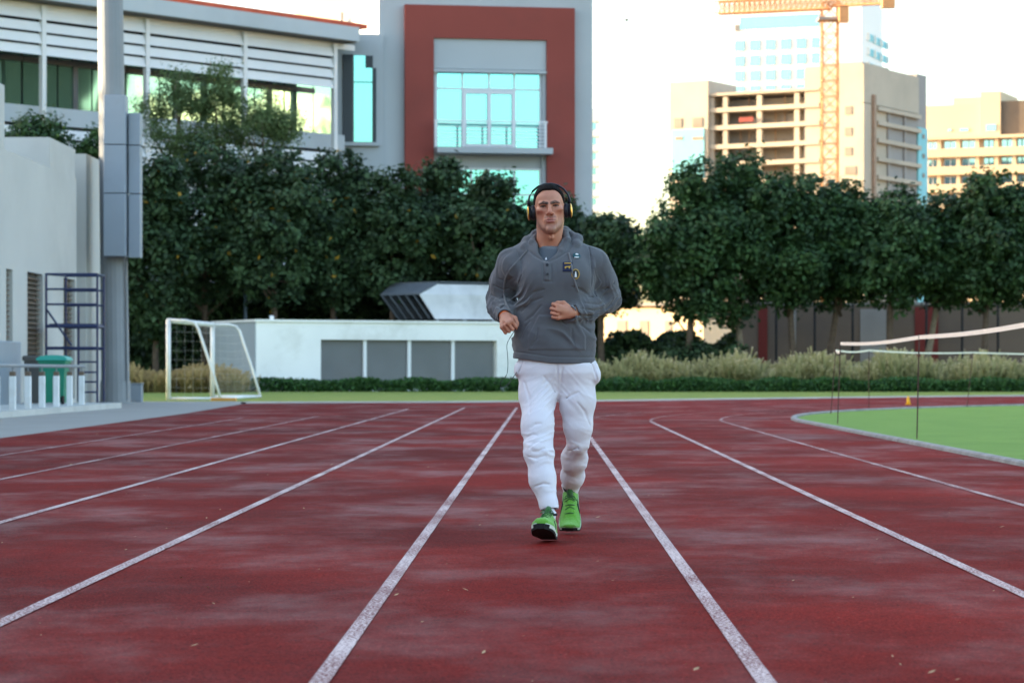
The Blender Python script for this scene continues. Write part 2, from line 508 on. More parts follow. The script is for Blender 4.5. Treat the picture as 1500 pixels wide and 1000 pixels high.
# white concrete edging along the outer end of the track
mb = MB(); kv, kf = [], []
for i, p in enumerate(far):
    a, c = np.array(far[max(i - 1, 0)]), np.array(far[min(i + 1, len(far) - 1)])
    t = (c - a) / np.linalg.norm(c - a); nrm = np.array((-t[1], t[0]))
    for (o_, z) in [(-0.02, 0.0), (-0.02, 0.05), (0.28, 0.05), (0.28, 0.0)]: kv.append((p[0] + nrm[0] * o_, p[1] + nrm[1] * o_, 0.013 + z))
for i in range(len(far) - 1):
    for k in range(3):
        j = i * 4 + k
        kf.append((j, j + 1, j + 5, j + 4))
mb.add(kv, kf)
tag(mb.build("track_edging", "concrete_pale", recenter=False), kind="structure")
# lane lines: 5 cm paint on the straight (its chute runs on past the bend) and round the bend
def strip(name, pts, w, m):
    V, Fc = [], []
    for i, p in enumerate(pts):
        a, c = np.array(pts[max(i - 1, 0)]), np.array(pts[min(i + 1, len(pts) - 1)])
        t = (c - a) / np.linalg.norm(c - a); nrm = np.array((t[1], -t[0])) * w / 2
        V += [(p[0] - nrm[0], p[1] - nrm[1], 0.024), (p[0] + nrm[0], p[1] + nrm[1], 0.024)]
    Fc = [(2 * i, 2 * i + 1, 2 * i + 3, 2 * i + 2) for i in range(len(pts) - 1)]
    o = link(name, new_mesh(name, V, quads=Fc), m)
    return tag(o, kind="structure")
for i in range(8):
    x = 3.05 - 1.22 * i
    end = [46, 46, 62, 64, 64, 62, 52, 50][i]
    strip("lane_line", [(x, y) for y in np.linspace(-20, end, 14)], 0.055, "line_paint" if i in (1, 2, 3, 4, 5) else "line_paint_worn")
    if i < 3:
        R = BR + 4.35 - x
        strip("bend_line", [(BC[0] - R * math.cos(t), BC[1] + R * math.sin(t)) for t in np.linspace(0.0, 0.9, 40)], 0.045, "line_paint_worn")
# small leaves and chips blown over the track
V, Q = [], []
for i in range(300):
    y = 7.2 + 34 * random.random() ** 1.6; x = random.uniform(-0.235, 0.20) * y
    if x < -6.7 or x > 4.2: continue
    s = random.uniform(0.003, 0.009) * (1 if random.random() < 0.85 else 2.0); a = random.uniform(0, 6.28); z = 0.028
    o = len(V)
    ca, sa = math.cos(a), math.sin(a); e = random.uniform(0.25, 0.6)
    for (u, w, h) in ((-1, 0, 0), (0, -e, 0.2), (1, 0, 0.5), (0, e, 0.3)):
        V.append((x + s * (u * ca - w * sa), y + s * (u * sa + w * ca), z + s * h))
    Q.append((o, o + 1, o + 2, o + 3))
tag(link("leaf_litter", new_mesh("leaf_litter", V, quads=Q), "debris"), "dry leaf bits and chips scattered over the red track", "litter", kind="stuff")
# ------------------------------------------------------------------ buildings
def part(name, m, parent, fn, smooth=False):
    mb = MB(); fn(mb); return mb.build(name, m, parent, smooth=smooth)

# --- low concrete stand on the left: wall along the track, shuttered openings, a taller end pier
SX = -12.3
st = thing("grandstand", (SX - 4, 40, 0), "low pale concrete grandstand wall with shuttered windows and a taller end pier", "grandstand")
def wy(px): return SX * F / (px - CX)           # distance along the wall plane x = SX for a pixel column
ops = [(9, 18.5, 395), (40, 63, 402), (93, 110, 410)]
zs = lambda px, py: CH + (CY - py) / F * wy(px)
segs = []
for a, b_, t in ops: segs.append((wy(a), wy(b_), zs(b_, t)))
mb = MB()
y_prev = -30.0
for (a, c, t) in segs:
    mb.box(SX - 9, SX, y_prev, a, 0, 5.95); y_prev = c
    mb.box(SX - 9, SX, a, c, t, 5.95); mb.box(SX - 9, SX, a, c, 0, 0.16)
    mb.box(SX - 9, SX - 0.22, a, c, 0.16, t)
mb.box(SX - 9, SX, y_prev, wy(112), 0, 5.95)
mb.box(SX - 9, SX - 1.3, wy(112), wy(125), 0, 6.62)
mb.build("wall", "stand_wall", st)
part("pier", "stand_wall", st, lambda mb: (mb.box(SX - 9, SX + 0.02, wy(125), 78.0, 0, 6.72), mb.box(SX - 9, SX - 0.03, wy(74), wy(112), 5.95, 6.72)))
part("parapet", "stand_wall", st, lambda mb: mb.box(SX - 9, SX + 0.003, -30, wy(6.5), 5.95, 7.4))
part("roof_slab", "concrete", st, lambda mb: mb.box(SX - 9.2, SX - 8.2, -30, 76, 5.953, 8.2))
for (a, c, t) in segs:
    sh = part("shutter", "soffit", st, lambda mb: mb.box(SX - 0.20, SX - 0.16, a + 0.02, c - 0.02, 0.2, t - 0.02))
    z = 0.25
    while z < t - 0.06:
        part("slat", "boundary_wall", sh, lambda mb: mb.hexa([(SX - 0.158, a + 0.03, z), (SX - 0.06, a + 0.03, z - 0.03), (SX - 0.06, c - 0.03, z - 0.03), (SX - 0.158, c - 0.03, z),
                                                   (SX - 0.158, a + 0.03, z + 0.02), (SX - 0.06, a + 0.03, z - 0.01), (SX - 0.06, c - 0.03, z - 0.01), (SX - 0.158, c - 0.03, z + 0.02)]))
        z += 0.12
part("meter_cabinet", "panel_grey", st, lambda mb: mb.bbox(SX + 0.003, SX + 0.35, wy(-40), wy(8.5), 0.135, 1.55, 0.02))
# raised walkway in front of the stand
mb = MB(); mb.box(SX - 0.3, -9.95, -30, 64.5, 0.0, 0.135)
tag(mb.build("walkway", "concrete_pale", recenter=False), kind="structure")

# --- grey louvred wing, running away from the viewer at about 45 degrees
W = Frame((-26.63, 134.0), (15.03, 18.0))
wing = thing("louvred_building", W.p(0, 0, 0), "long grey office wing with white sunshade louvres and reflective window band", "building")
U0, U1 = -58.0, W.u(489)
ztop = W.z(450, 28)
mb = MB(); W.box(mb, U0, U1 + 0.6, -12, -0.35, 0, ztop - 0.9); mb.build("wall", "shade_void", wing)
zg0, zg1 = W.z(250, 178), W.z(250, 40)           # glazing band
zsill0 = W.z(60, 180)
part("sill_band", "plaster_grey", wing, lambda mb: W.box(mb, U0, U1 + 0.6, -0.34, 0.25, zsill0 - 0.1, W.z(60, 157)))
part("lower_wall", "plaster_grey", wing, lambda mb: W.box(mb, U0, U1 + 0.6, -0.343, 0.0, 0, W.z(60, 236)))
LD = 1.3                                          # the louvres hang out in front of the glass
cols_px = [62, 214, 357, 489]
cu = [W.u(p, LD) for p in cols_px]
pitch = cu[1] - cu[0]
cu = [cu[0] - pitch * k for k in range(12, 0, -1)] + cu
zl = [W.z(60, y, LD) for y in (22, 40, 57, 74)]
zl2 = [W.z(72, y, LD) for y in (195, 212, 228)]
for i in range(len(cu) - 1):
    a, c = cu[i] + 0.02, cu[i + 1] - 0.02
    vis = i >= len(cu) - 6
    for z in zl + zl2 if vis else zl:
        mb = MB()
        h = 0.255
        for (d0, d1, zz0, zz1) in ((LD - 0.02, LD + 0.04, z - h, z + h * 0.88),):
            mb.hexa([W.p(a, d1 + 0.10, zz0), W.p(c, d1 + 0.10, zz0), W.p(c, d0 + 0.04, zz0 + 0.03), W.p(a, d0 + 0.04, zz0 + 0.03),
                     W.p(a, d1 - 0.05, zz1), W.p(c, d1 - 0.05, zz1), W.p(c, d0 - 0.12, zz1 - 0.02), W.p(a, d0 - 0.12, zz1 - 0.02)])
        mb.build("louvre", "louvre_white", wing)
    # panes and mullions of the bay
    for k in range(3 if vis else 1):
        n = 3 if vis else 1
        p0, p1 = a + (c - a) * k / n + 0.05, a + (c - a) * (k + 1) / n - 0.05
        part("pane", "glass_green", wing, lambda mb: W.box(mb, p0, p1, -0.33, -0.25, W.z(60, 157), zl[3] + 0.2))
    part("mullion", "mullion_dark", wing, lambda mb: W.box(mb, (a + c) / 2 - 0.16, (a + c) / 2 + 0.16, -0.26, -0.18, W.z(60, 157) + 0.003, zl[3] + 0.15))
    part("transom", "mullion_dark", wing, lambda mb: W.box(mb, a, c, -0.255, -0.12, W.z(60, 92), W.z(60, 84)))
part("pane", "glass_green", wing, lambda mb: W.box(mb, cu[-1], U1 + 0.55, -0.33, -0.25, W.z(60, 157), zl[3] + 0.2))
for u in cu:
    part("column", "louvre_white", wing, lambda mb: W.box(mb, u - 0.13, u + 0.13, LD - 0.1, LD + 0.16, W.z(60, 250), W.z(60, 8, LD)))
    part("bracket", "louvre_white", wing, lambda mb: W.box(mb, u - 0.05, u + 0.05, -0.2, LD - 0.1, zl[1], zl[1] + 0.2))
zf0 = W.z(450, 51, LD + 1); zf1 = W.z(450, 30, LD + 1)
part("eave", "plaster_grey", wing, lambda mb: W.box(mb, U0, U1 - 0.35, -1.0, LD + 1.0, zf0, zf1))
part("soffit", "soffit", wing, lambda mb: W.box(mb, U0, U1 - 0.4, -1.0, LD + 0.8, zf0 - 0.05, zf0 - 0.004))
def roof(mb):
    a = [W.p(U0, LD + 0.9, zf1 + 0.004), W.p(U1 + 0.4, LD + 0.9, zf1 + 0.004), W.p(U1 + 0.4, -12, zf1 + 0.004), W.p(U0, -12, zf1 + 0.004)]
    t = [W.p(U0, LD + 0.9, zf1 + 0.25), W.p(U1 + 0.4, LD + 0.9, zf1 + 0.25), W.p(U1 - 3.0, -5, zf1 + 1.5), W.p(U0, -5, zf1 + 1.5)]
    mb.hexa(a + t)
part("roof", "roof_tile", wing, roof)
part("head_panel", "louvre_white", wing, lambda mb: W.box(mb, U0, U1 + 0.4, LD - 0.12, LD - 0.06, zl[0] + 0.23, zf0 - 0.06))

# --- red-framed block with the balcony
R = Frame(((555 - CX) / F * 154, 154.0), (math.cos(math.radians(10)), math.sin(math.radians(10))))
red = thing("red_framed_building", R.p(5, 0, 0), "grey block with a big red frame around cyan balcony windows", "building")
r1 = R.u(868)
part("wall", "plaster_grey", red, lambda mb: R.box(mb, 0, r1, -13, 0, 0, 23.5))
ro0, ri0, ri1, ro1 = R.u(592), R.u(634), R.u(799), R.u(840)
zt, zi = R.z(592, 8), R.z(634, 57)
part("red_frame", "plaster_red", red, lambda mb: (R.box(mb, ro0, ri0, 0.003, 0.45, 0, zi), R.box(mb, ri1, ro1, 0.003, 0.45, 0, zi), R.box(mb, ro0, ro1, 0.003, 0.45, zi, zt)))
def window(px0, px1, py0, py1, vx, hy, parent, frame_m="mullion_white", glass_m="glass_cyan", fr=R, depth=0.10):
    """window: outer frame with mullions; one pane object per light"""
    f = MB()
    us = [fr.u(p) for p in [px0] + vx + [px1]]
    mid = (px0 + px1) / 2
    zs_ = [fr.z(mid, p) for p in [py1] + hy + [py0]]
    t = 0.055
    for u in us: fr.box(f, u - t, u + t, 0.003, depth, zs_[0] - t, zs_[-1] + t)
    for z in zs_: fr.box(f, us[0], us[-1], 0.003, depth - 0.006, z - t, z + t)
    w = f.build("window", frame_m, parent)
    for i in range(len(us) - 1):
        for j in range(len(zs_) - 1):
            part("pane", glass_m, w, lambda mb: fr.box(mb, us[i] + t, us[i + 1] - t, 0.004, 0.03, zs_[j] + t, zs_[j + 1] - t))
    return w
w1 = window(639, 791, 104, 218, [677, 716, 753], [131], red)
# the balcony door sits in the middle of the window with a heavier frame
def dframe(mb):
    a, c, zt_ = R.u(680), R.u(752), R.z(716, 133)
    zb = R.z(716, 217)
    for u in (a, c, (a + c) / 2): R.box(mb, u - 0.11, u + 0.11, 0.101, 0.16, zb, zt_)
    R.box(mb, a - 0.11, c + 0.11, 0.104, 0.163, zt_ - 0.2, zt_)
    R.box(mb, a - 0.11, c + 0.11, 0.104, 0.163, zb, zb + 0.22)
part("door_frame", "mullion_white", red, dframe)
w2 = window(650, 791, 248, 330, [690, 716, 753], [285], red)
part("jamb", "plaster_grey", red, lambda mb: (R.box(mb, R.u(793), R.u(798.7), 0.003, 0.25, 0, R.z(716, 103)), R.box(mb, R.u(634.3), R.u(637), 0.003, 0.25, 0, R.z(716, 103)),
                                           R.box(mb, R.u(634.3), R.u(798.7), 0.003, 0.30, R.z(716, 102.5), R.z(716, 57.5))))
zb0, zb1 = R.z(716, 227), R.z(716, 218.5)
bal = part("balcony", "plaster_grey", red, lambda mb: R.box(mb, R.u(636), R.u(804), 0.2, 1.35, zb0, zb1))
zr = R.z(716, 182)
def rail_posts():
    for px in (638, 679, 716, 752, 799):
        u = R.u(px, 1.25)
        part("baluster", "white_metal", bal, lambda mb: R.box(mb, u - 0.05, u + 0.05, 1.2, 1.3, zb1, zr))
rail_posts()
for k in range(7):
    z = zb1 + (zr - zb1) * (k + 0.6) / 7.0
    part("rail", "white_metal", bal, lambda mb: R.box(mb, R.u(637, 1.25), R.u(801, 1.25), 1.235, 1.275, z - 0.026, z + 0.026))
part("handrail", "white_metal", bal, lambda mb: R.box(mb, R.u(636, 1.25), R.u(802, 1.25), 1.2, 1.32, zr, zr + 0.09))
part("cornice", "plaster_grey", red, lambda mb: R.box(mb, ri0 + 0.01, ri1 - 0.01, 0.303, 0.42, R.z(716, 108), R.z(716, 103.5)))

# --- link between wing and block: recessed corner glazing and the roof blocks above
L0 = np.array(W.p(U1 + 0.3, -0.5, 0)[:2]); L1 = np.array(R.p(0.3, -0.3, 0)[:2])
K = Frame((L0[0], L0[1] + 1.0), (1, 0.12))
kx = K.u(562)
lk = thing("link_block", K.p(1.2, 0, 0), "narrow grey link with a tall cyan corner window beside the red block", "building")
part("wall", "plaster_grey", lk, lambda mb: K.box(mb, -1.0, kx, -6, 0, 0, K.z(520, 50)))
part("jamb", "mullion_dark", lk, lambda mb: K.pbox(mb, 502, 517, 80, 209, 0.003, 0.06))
part("pane", "glass_cyan", lk, lambda mb: K.pbox(mb, 518.5, 545, 82, 208, 0.003, 0.05))
part("jamb", "mullion_dark", lk, lambda mb: K.pbox(mb, 546, 551, 100, 209, 0.003, 0.07))
part("transom", "mullion_dark", lk, lambda mb: K.pbox(mb, 518, 546, 120, 121.5, 0.06, 0.09))
part("lintel", "mullion_dark", lk, lambda mb: K.pbox(mb, 535, 546, 82, 100, 0.051, 0.08))
part("cornice", "plaster_grey", lk, lambda mb: K.pbox(mb, 488, 522, 50, 61, -3, 1.6))
part("sill", "plaster_grey", lk, lambda mb: K.pbox(mb, 498, 556, 209, 214, 0.003, 0.3))
pb = Frame((at(497, 50, 172)[0], 172.0), (0.75, -0.66))
pen = thing("roof_block", pb.p(3, 0, 0), "cream stair block rising above the roof behind the wing, sunlit", "building")
part("wall", "raw_concrete", pen, lambda mb: pb.box(mb, -4.0, pb.u(556) + 3, -6, 0, 0, 26))
part("ledge", "plaster_grey", pen, lambda mb: pb.box(mb, -4.02, pb.u(556) + 3.02, -6.02, 0.25, pb.z(530, 60), pb.z(530, 27)))
part("pipe", "galvanised", pen, lambda mb: mb.tube([pb.p(pb.u(509), 0.5, pb.z(509, 52)), pb.p(pb.u(509), 0.5, pb.z(509, 20))], 0.09))

# --- concrete frame under construction, far right
C0 = np.array(((1262 - CX) / F * 350, 350.0))
CL = Frame(C0 + 27.6 * np.array((-0.866, 0.5)), (0.866, -0.5))       # sunlit left face, running towards the corner
CR = Frame(C0, (0.5, 0.866))                                        # shaded right face
cb = thing("unfinished_building", (C0[0] - 5, C0[1] + 12, 0), "unfinished concrete frame building with open floors and bare towers", "building")
uE = 27.6
def lbox(m, name, px0, px1, py0, py1, d0, d1, ref=None):
    mb = MB(); CL.pbox(mb, px0, px1, py0, py1, d0, d1, ref); return mb.build(name, m, cb)
zr1 = CL.z(1120, 136)
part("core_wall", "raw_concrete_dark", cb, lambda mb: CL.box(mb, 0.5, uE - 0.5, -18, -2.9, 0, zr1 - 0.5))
t0, t1 = CL.u(984), CL.u(1040)
part("stair_tower", "raw_concrete", cb, lambda mb: CL.box(mb, t0, t1, -8, 0.6, 0, CL.z(1010, 120)))
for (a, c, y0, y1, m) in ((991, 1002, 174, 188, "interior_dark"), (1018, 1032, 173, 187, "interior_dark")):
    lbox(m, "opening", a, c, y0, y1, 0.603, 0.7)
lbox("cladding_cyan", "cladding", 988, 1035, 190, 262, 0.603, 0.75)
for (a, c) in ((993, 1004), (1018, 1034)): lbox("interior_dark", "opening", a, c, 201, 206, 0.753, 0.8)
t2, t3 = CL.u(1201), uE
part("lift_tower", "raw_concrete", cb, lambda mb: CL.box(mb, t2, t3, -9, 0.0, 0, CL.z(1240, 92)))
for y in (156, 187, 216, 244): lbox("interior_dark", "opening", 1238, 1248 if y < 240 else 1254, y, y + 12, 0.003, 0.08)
# floor slabs, columns and the dark rooms between
for i, y in enumerate((134, 156, 182, 210, 236, 264, 292, 320, 348)):
    part("floor_slab", "raw_concrete", cb, lambda mb: CL.box(mb, t1, t2, -7, 0.25, CL.z(1120, y + (5.5 if i else 3)), CL.z(1120, y - 1)))
ztop_c, = (CL.z(1120, 139),)
for px in (1042, 1062, 1112, 1167, 1198):
    u = CL.u(px)
    part("column", "raw_concrete", cb, lambda mb: CL.box(mb, u - 0.35, u + 0.35, -0.6, 0.0, 0, ztop_c))
for (px0, px1) in ((1062, 1112), (1112, 1167), (1167, 1198)):
    for k in range(1, 4):
        for row, (ya, yb) in enumerate(((139, 156), (161, 182), (187, 210), (215, 236), (241, 264))):
            u = CL.u(px0 + (px1 - px0) * k / 4.0)
            if random.random() < 0.55:
                part("prop", "scaffold_brown", cb, lambda mb: CL.box(mb, u - 0.07, u + 0.07, -2.2, -2.06, CL.z(1120, yb) , CL.z(1120, ya)))
    for row, (ya, yb) in enumerate(((161, 182), (187, 210), (215, 236))):
        if random.random() < 0.6:
            a = CL.u(px0 + 3 + random.random() * 20)
            part("infill_wall", "raw_concrete_dark", cb, lambda mb: CL.box(mb, a, a + 1.5 + random.random() * 1.5, -2.5, -2.3, CL.z(1120, yb), CL.z(1120, ya) - random.random() * 0.8))
part("tarpaulin", "plaster_red", cb, lambda mb: CL.pbox(mb, 1084, 1105, 172, 179, 0.26, 0.35))
zR = CR.z(1263, 94)
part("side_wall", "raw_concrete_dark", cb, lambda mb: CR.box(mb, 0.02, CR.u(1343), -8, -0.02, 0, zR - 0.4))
part("side_top", "raw_concrete", cb, lambda mb: CR.box(mb, 0.004, CR.u(1343), -7.9, 0.3, CR.z(1300, 158), zR))
part("side_pier", "raw_concrete", cb, lambda mb: CR.box(mb, 0.006, CR.u(1281), -7.8, 0.31, 0, CR.z(1300, 159)))
for y in (163, 184, 209, 236, 262, 290):
    part("floor_slab", "raw_concrete", cb, lambda mb: CR.box(mb, CR.u(1281), CR.u(1344), -2, 0.6, CR.z(1310, y + 5), CR.z(1310, y - 1)))
for px in (1300, 1324):
    u = CR.u(px)
    part("column", "raw_concrete_dark", cb, lambda mb: CR.box(mb, u - 0.3, u + 0.3, -0.015, 0.25, 0, CR.z(1310, 159)))
part("hoist", "scaffold_brown", cb, lambda mb: CR.box(mb, CR.u(1273.5), CR.u(1276.5), 0.32, 0.7, 0, CR.z(1277, 140)))
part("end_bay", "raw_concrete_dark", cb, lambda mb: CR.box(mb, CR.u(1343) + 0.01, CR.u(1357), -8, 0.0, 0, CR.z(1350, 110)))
part("cladding", "cladding_cyan", cb, lambda mb: CR.box(mb, CR.u(1343) + 0.05, CR.u(1357) - 0.05, 0.003, 0.2, 0, CR.z(1350, 188)))
for y in (197, 226, 254): part("opening", "interior_dark", cb, lambda mb: CR.box(mb, CR.u(1349), CR.u(1352), 0.203, 0.3, CR.z(1350, y + 6), CR.z(1350, y)))

# --- white glazed tower behind it
T0 = np.array(((1262 - CX) / F * 470, 470.0))
TL = Frame(T0 + 26 * np.array((-0.94, 0.34)), (0.94, -0.34))
TR = Frame(T0, (0.34, 0.94))
tw = thing("white_tower", (T0[0] - 6, T0[1] + 8, 0), "bright white tower with a grid of pale blue windows behind the crane", "building")
tl0 = TL.u(1076)
part("wall", "tower_white", tw, lambda mb: TL.box(mb, tl0, 26, -16, 0, 0, TL.z(1120, -4)))
part("band", "glass_sky", tw, lambda mb: TL.box(mb, tl0 + 1.0, TL.u(1200), 0.003, 0.1, TL.z(1120, 42), TL.z(1120, 24)))
part("vent", "raw_concrete_dark", tw, lambda mb: TL.box(mb, tl0 + 0.05, tl0 + 0.95, 0.003, 0.12, TL.z(1120, 44), TL.z(1120, 35)))
for r in range(6):
    for c in range(6):
        px = 1076.5 + c * 22.6
        part("pane", "glass_sky", tw, lambda mb: TL.box(mb, TL.u(px), TL.u(px + 14), 0.003, 0.15, TL.z(1130, 73 + r * 22.3), TL.z(1130, 58 + r * 22.3)))
for r in range(5):
    part("pane", "cladding_cyan", tw, lambda mb: TR.box(mb, TR.u(1270), TR.u(1298), 0.003, 0.1, TR.z(1284, 66 + r * 21), TR.z(1284, 55 + r * 21)))
    for c in range(4):
        u = TR.u(1270) + (TR.u(1298) - TR.u(1270)) * c / 3.0
        part("fin", "tower_white", tw, lambda mb: TR.box(mb, u - 0.2, u + 0.2, 0.003, 0.5, TR.z(1284, 66 + r * 21), TR.z(1284, 55 + r * 21)))

# --- tower crane in front of it
cy_ = 332.0
cxm = (1215.5 - CX) / F * cy_
crane = thing("tower_crane", (cxm, cy_, 0), "ochre lattice tower crane standing in front of the unfinished building", "crane")
mw = 0.95
ztop_m = CH + (CY - 4) / F * cy_
def lattice(mb, a, b_, w, n, r=0.10):
    a, b_ = np.array(a, float), np.array(b_, float)
    t = (b_ - a) / np.linalg.norm(b_ - a)
    up = np.array((0, 0, 1.0)) if abs(t[2]) < 0.9 else np.array((0, 1.0, 0))
    u = np.cross(t, up); u /= np.linalg.norm(u); v = np.cross(u, t)
    cs = [(-1, -1), (1, -1), (1, 1), (-1, 1)]
    P = lambda s, c: a + (b_ - a) * s + u * w * c[0] + v * w * c[1]
    for c in cs: mb.bar(P(0, c), P(1, c), r * 1.7)
    for i in range(n):
        for k in range(4):
            c0, c1 = cs[k], cs[(k + 1) % 4]
            mb.bar(P(i / n, c0), P((i + 1) / n, c1), r)
            mb.bar(P(i / n, c1), P((i + 1) / n, c0), r * 0.8)
            mb.bar(P((i + 1) / n, c0), P((i + 1) / n, c1), r)
part("mast", "crane_yellow", crane, lambda mb: lattice(mb, (cxm, cy_, 0), (cxm, cy_, ztop_m), mw, 24))
part("turntable", "raw_concrete_dark", crane, lambda mb: mb.bbox(cxm - 1.5, cxm + 1.7, cy_ - 1.4, cy_ + 1.4, CH + (CY - 31) / F * cy_, CH + (CY - 27) / F * cy_, 0.05))
jl = at(1050, 12, cy_ + 6); jr = at(1305, 0, cy_ - 4)
part("jib", "crane_yellow", crane, lambda mb: lattice(mb, jl, at(1215, 4, cy_), 0.75, 22))
part("counter_jib", "crane_yellow", crane, lambda mb: lattice(mb, at(1215, 4, cy_), jr, 0.45, 10))
q = at(1302, 5, cy_ - 4)
part("counterweight", "crane_yellow", crane, lambda mb: mb.bbox(q[0] - 0.9, q[0] + 0.7, q[1] - 0.6, q[1] + 0.6, q[2] - 0.6, q[2] + 0.7, 0.06))
q = at(1222, 22, cy_ - 1.5)
part("cab", "crane_yellow", crane, lambda mb: mb.bbox(q[0] + 0.5, q[0] + 1.7, q[1] - 0.7, q[1] + 0.7, q[2] - 0.9, q[2] + 0.9, 0.06))

# --- cream balconied hotel at the right edge
HT = Frame(((1345 - CX) / F * 420, 420.0), (0.92, -0.39))
hotel = thing("cream_building", HT.p(15, 0, 0), "cream balconied building with stepped roofline beside the construction site", "building")
h1 = HT.u(1600)
part("wall", "cream", hotel, lambda mb: HT.box(mb, 0, h1, -18, -0.6, 0, HT.z(1430, 200)))
part("upper_storey", "cream", hotel, lambda mb: HT.box(mb, 0.5, h1, -16, -2.5, HT.z(1430, 200), HT.z(1430, 150)))
part("roof_room", "cream", hotel, lambda mb: HT.box(mb, HT.u(1388), HT.u(1428), -14, -3.5, HT.z(1430, 150) , HT.z(1400, 140)))
part("roof_room", "cream", hotel, lambda mb: HT.box(mb, HT.u(1433), HT.u(1462), -13, -1.4, HT.z(1430, 199), HT.z(1445, 133)))
part("roof_room", "boundary_wall", hotel, lambda mb: HT.box(mb, HT.u(1462) + 0.02, h1 - 0.1, -12, -1.9, HT.z(1430, 199), HT.z(1480, 146)))
for (a, c, y0, y1) in ((1382, 1388, 187, 191), (1400, 1413, 186, 191), (1441, 1456, 181, 191)):
    part("pane", "glass_sky", hotel, lambda mb: HT.pbox(mb, a, c, y0, y1, -1.38 if a > 1430 else -2.48, -1.3 if a > 1430 else -2.4))
for r, y in enumerate((203, 229, 255, 281)):
    part("balcony_front", "cream", hotel, lambda mb: HT.box(mb, 0, h1, -0.58, 0.6, HT.z(1430, y + 1.5 + 22), HT.z(1430, y + 14)))
    for (a, c) in ((1358, 1372), (1382, 1400), (1408, 1428), (1440, 1455), (1466, 1483), (1488, 1504), (1515, 1535)):
        pn = part("window", "mullion_dark" if a > 1430 else "mullion_white", hotel, lambda mb: HT.pbox(mb, a, c, y + 2, y + 17, -0.597, -0.55, 1430))
        u0, u1, z0, z1 = HT.u(a), HT.u(c), HT.z(1430, y + 17), HT.z(1430, y + 2)
        for k in range(2):
            part("pane", "glass_sky", pn, lambda mb: HT.box(mb, u0 + (u1 - u0) * k / 2 + 0.08, u0 + (u1 - u0) * (k + 1) / 2 - 0.08, -0.548, -0.52, z0 + 0.1, z1 - 0.1))
    for px in (1376, 1404, 1432, 1460, 1486, 1510):
        u = HT.u(px)
        part("pier", "cream", hotel, lambda mb: HT.box(mb, u - 0.28, u + 0.28, -0.596, 0.2, HT.z(1430, y + 15), HT.z(1430, y - 2)))
    part("floor_edge", "cream", hotel, lambda mb: HT.box(mb, 0, h1, -0.59, 0.62, HT.z(1430, y + 0.5), HT.z(1430, y - 4)))

# --- pale tower peeping out behind the red-framed block
PT = Frame(((840 - CX) / F * 520, 520.0), (1, 0))
pt = thing("pale_tower", PT.p(2, 0, 0), "pale distant tower peeping out behind the red framed block", "building")
part("wall", "tower_white", pt, lambda mb: PT.box(mb, -3, PT.u(874), -12, 0, 0, PT.z(874, 160)))
for r in range(12):
    part("balcony", "tower_white", pt, lambda mb: PT.box(mb, -3, PT.u(878.5), -5, 0.6, PT.z(874, 178 + r * 22), PT.z(874, 172 + r * 22)))
    part("pane", "glass_sky", pt, lambda mb: PT.box(mb, PT.u(866), PT.u(873.5), 0.003, 0.1, PT.z(874, 190 + r * 22), PT.z(874, 180 + r * 22)))

# --- sunlit low house seen through the gap under the trees, and unseen blocks added off to the right for the window band to mirror
hs = Frame(((850 - CX) / F * 236, 236.0), (0.8, -0.6))
house = thing("low_house", hs.p(5, 0, 0), "low cream house in full sun seen through the gap under the trees", "house")
part("wall", "cream", house, lambda mb: hs.box(mb, 0, hs.u(1030), -8, 0, 0, hs.z(950, 448)))
for (a, c) in ((905, 918), (938, 950), (975, 984)):
    part("window", "interior_dark", house, lambda mb: hs.pbox(mb, a, c, 470, 497, 0.003, 0.06))
part("canopy", "raw_concrete_dark", house, lambda mb: hs.box(mb, -0.2, hs.u(1032), -8.2, 0.5, hs.z(950, 448) + 0.004, hs.z(950, 444)))
dt = thing("added_dark_tower", (122, 130, 0), "unseen matte dark tower added off to the right to darken the window reflections", "building")  # out of view, added so the left bays mirror something dark
part("wall", "tower_dark", dt, lambda mb: mb.box(110, 134, 116, 143, 0, 48))
for f in range(13):
    part("pane", "tower_dark", dt, lambda mb: mb.box(109.9, 109.997, 116.4, 142.6, 1.0 + f * 3.6, 3.9 + f * 3.6))
for (ox, oy, w, dp, h, nm, lb) in ((125, 166, 40, 26, 30, "added_block", "tall cream block with balconies, unseen, added off to the right for yellow window reflections"),
                                   (112, 208, 30, 22, 24, "added_block", "shorter cream block with balconies, unseen, added on the right for yellow window reflections")):
    ab = thing(nm, (ox, oy, 0), lb, "building")  # out of view, added so the right bays mirror sunlit walls
    part("wall", "tower_white", ab, lambda mb: mb.box(ox, ox + dp, oy - w / 2, oy + w / 2, 0, h))
    for f in range(int(h / 3.4)):
        part("balcony", "tower_white", ab, lambda mb: mb.box(ox - 1.2, ox - 0.003, oy - w / 2 + 1, oy + w / 2 - 1, 3.0 + f * 3.4, 4.0 + f * 3.4))
        for k in range(5):
            y = oy - w / 2 + (k + 0.5) * w / 5
            part("window", "glass_dark", ab, lambda mb: mb.box(ox - 0.05, ox - 0.003, y - 1.1, y + 1.1, 4.1 + f * 3.4, 6.1 + f * 3.4))

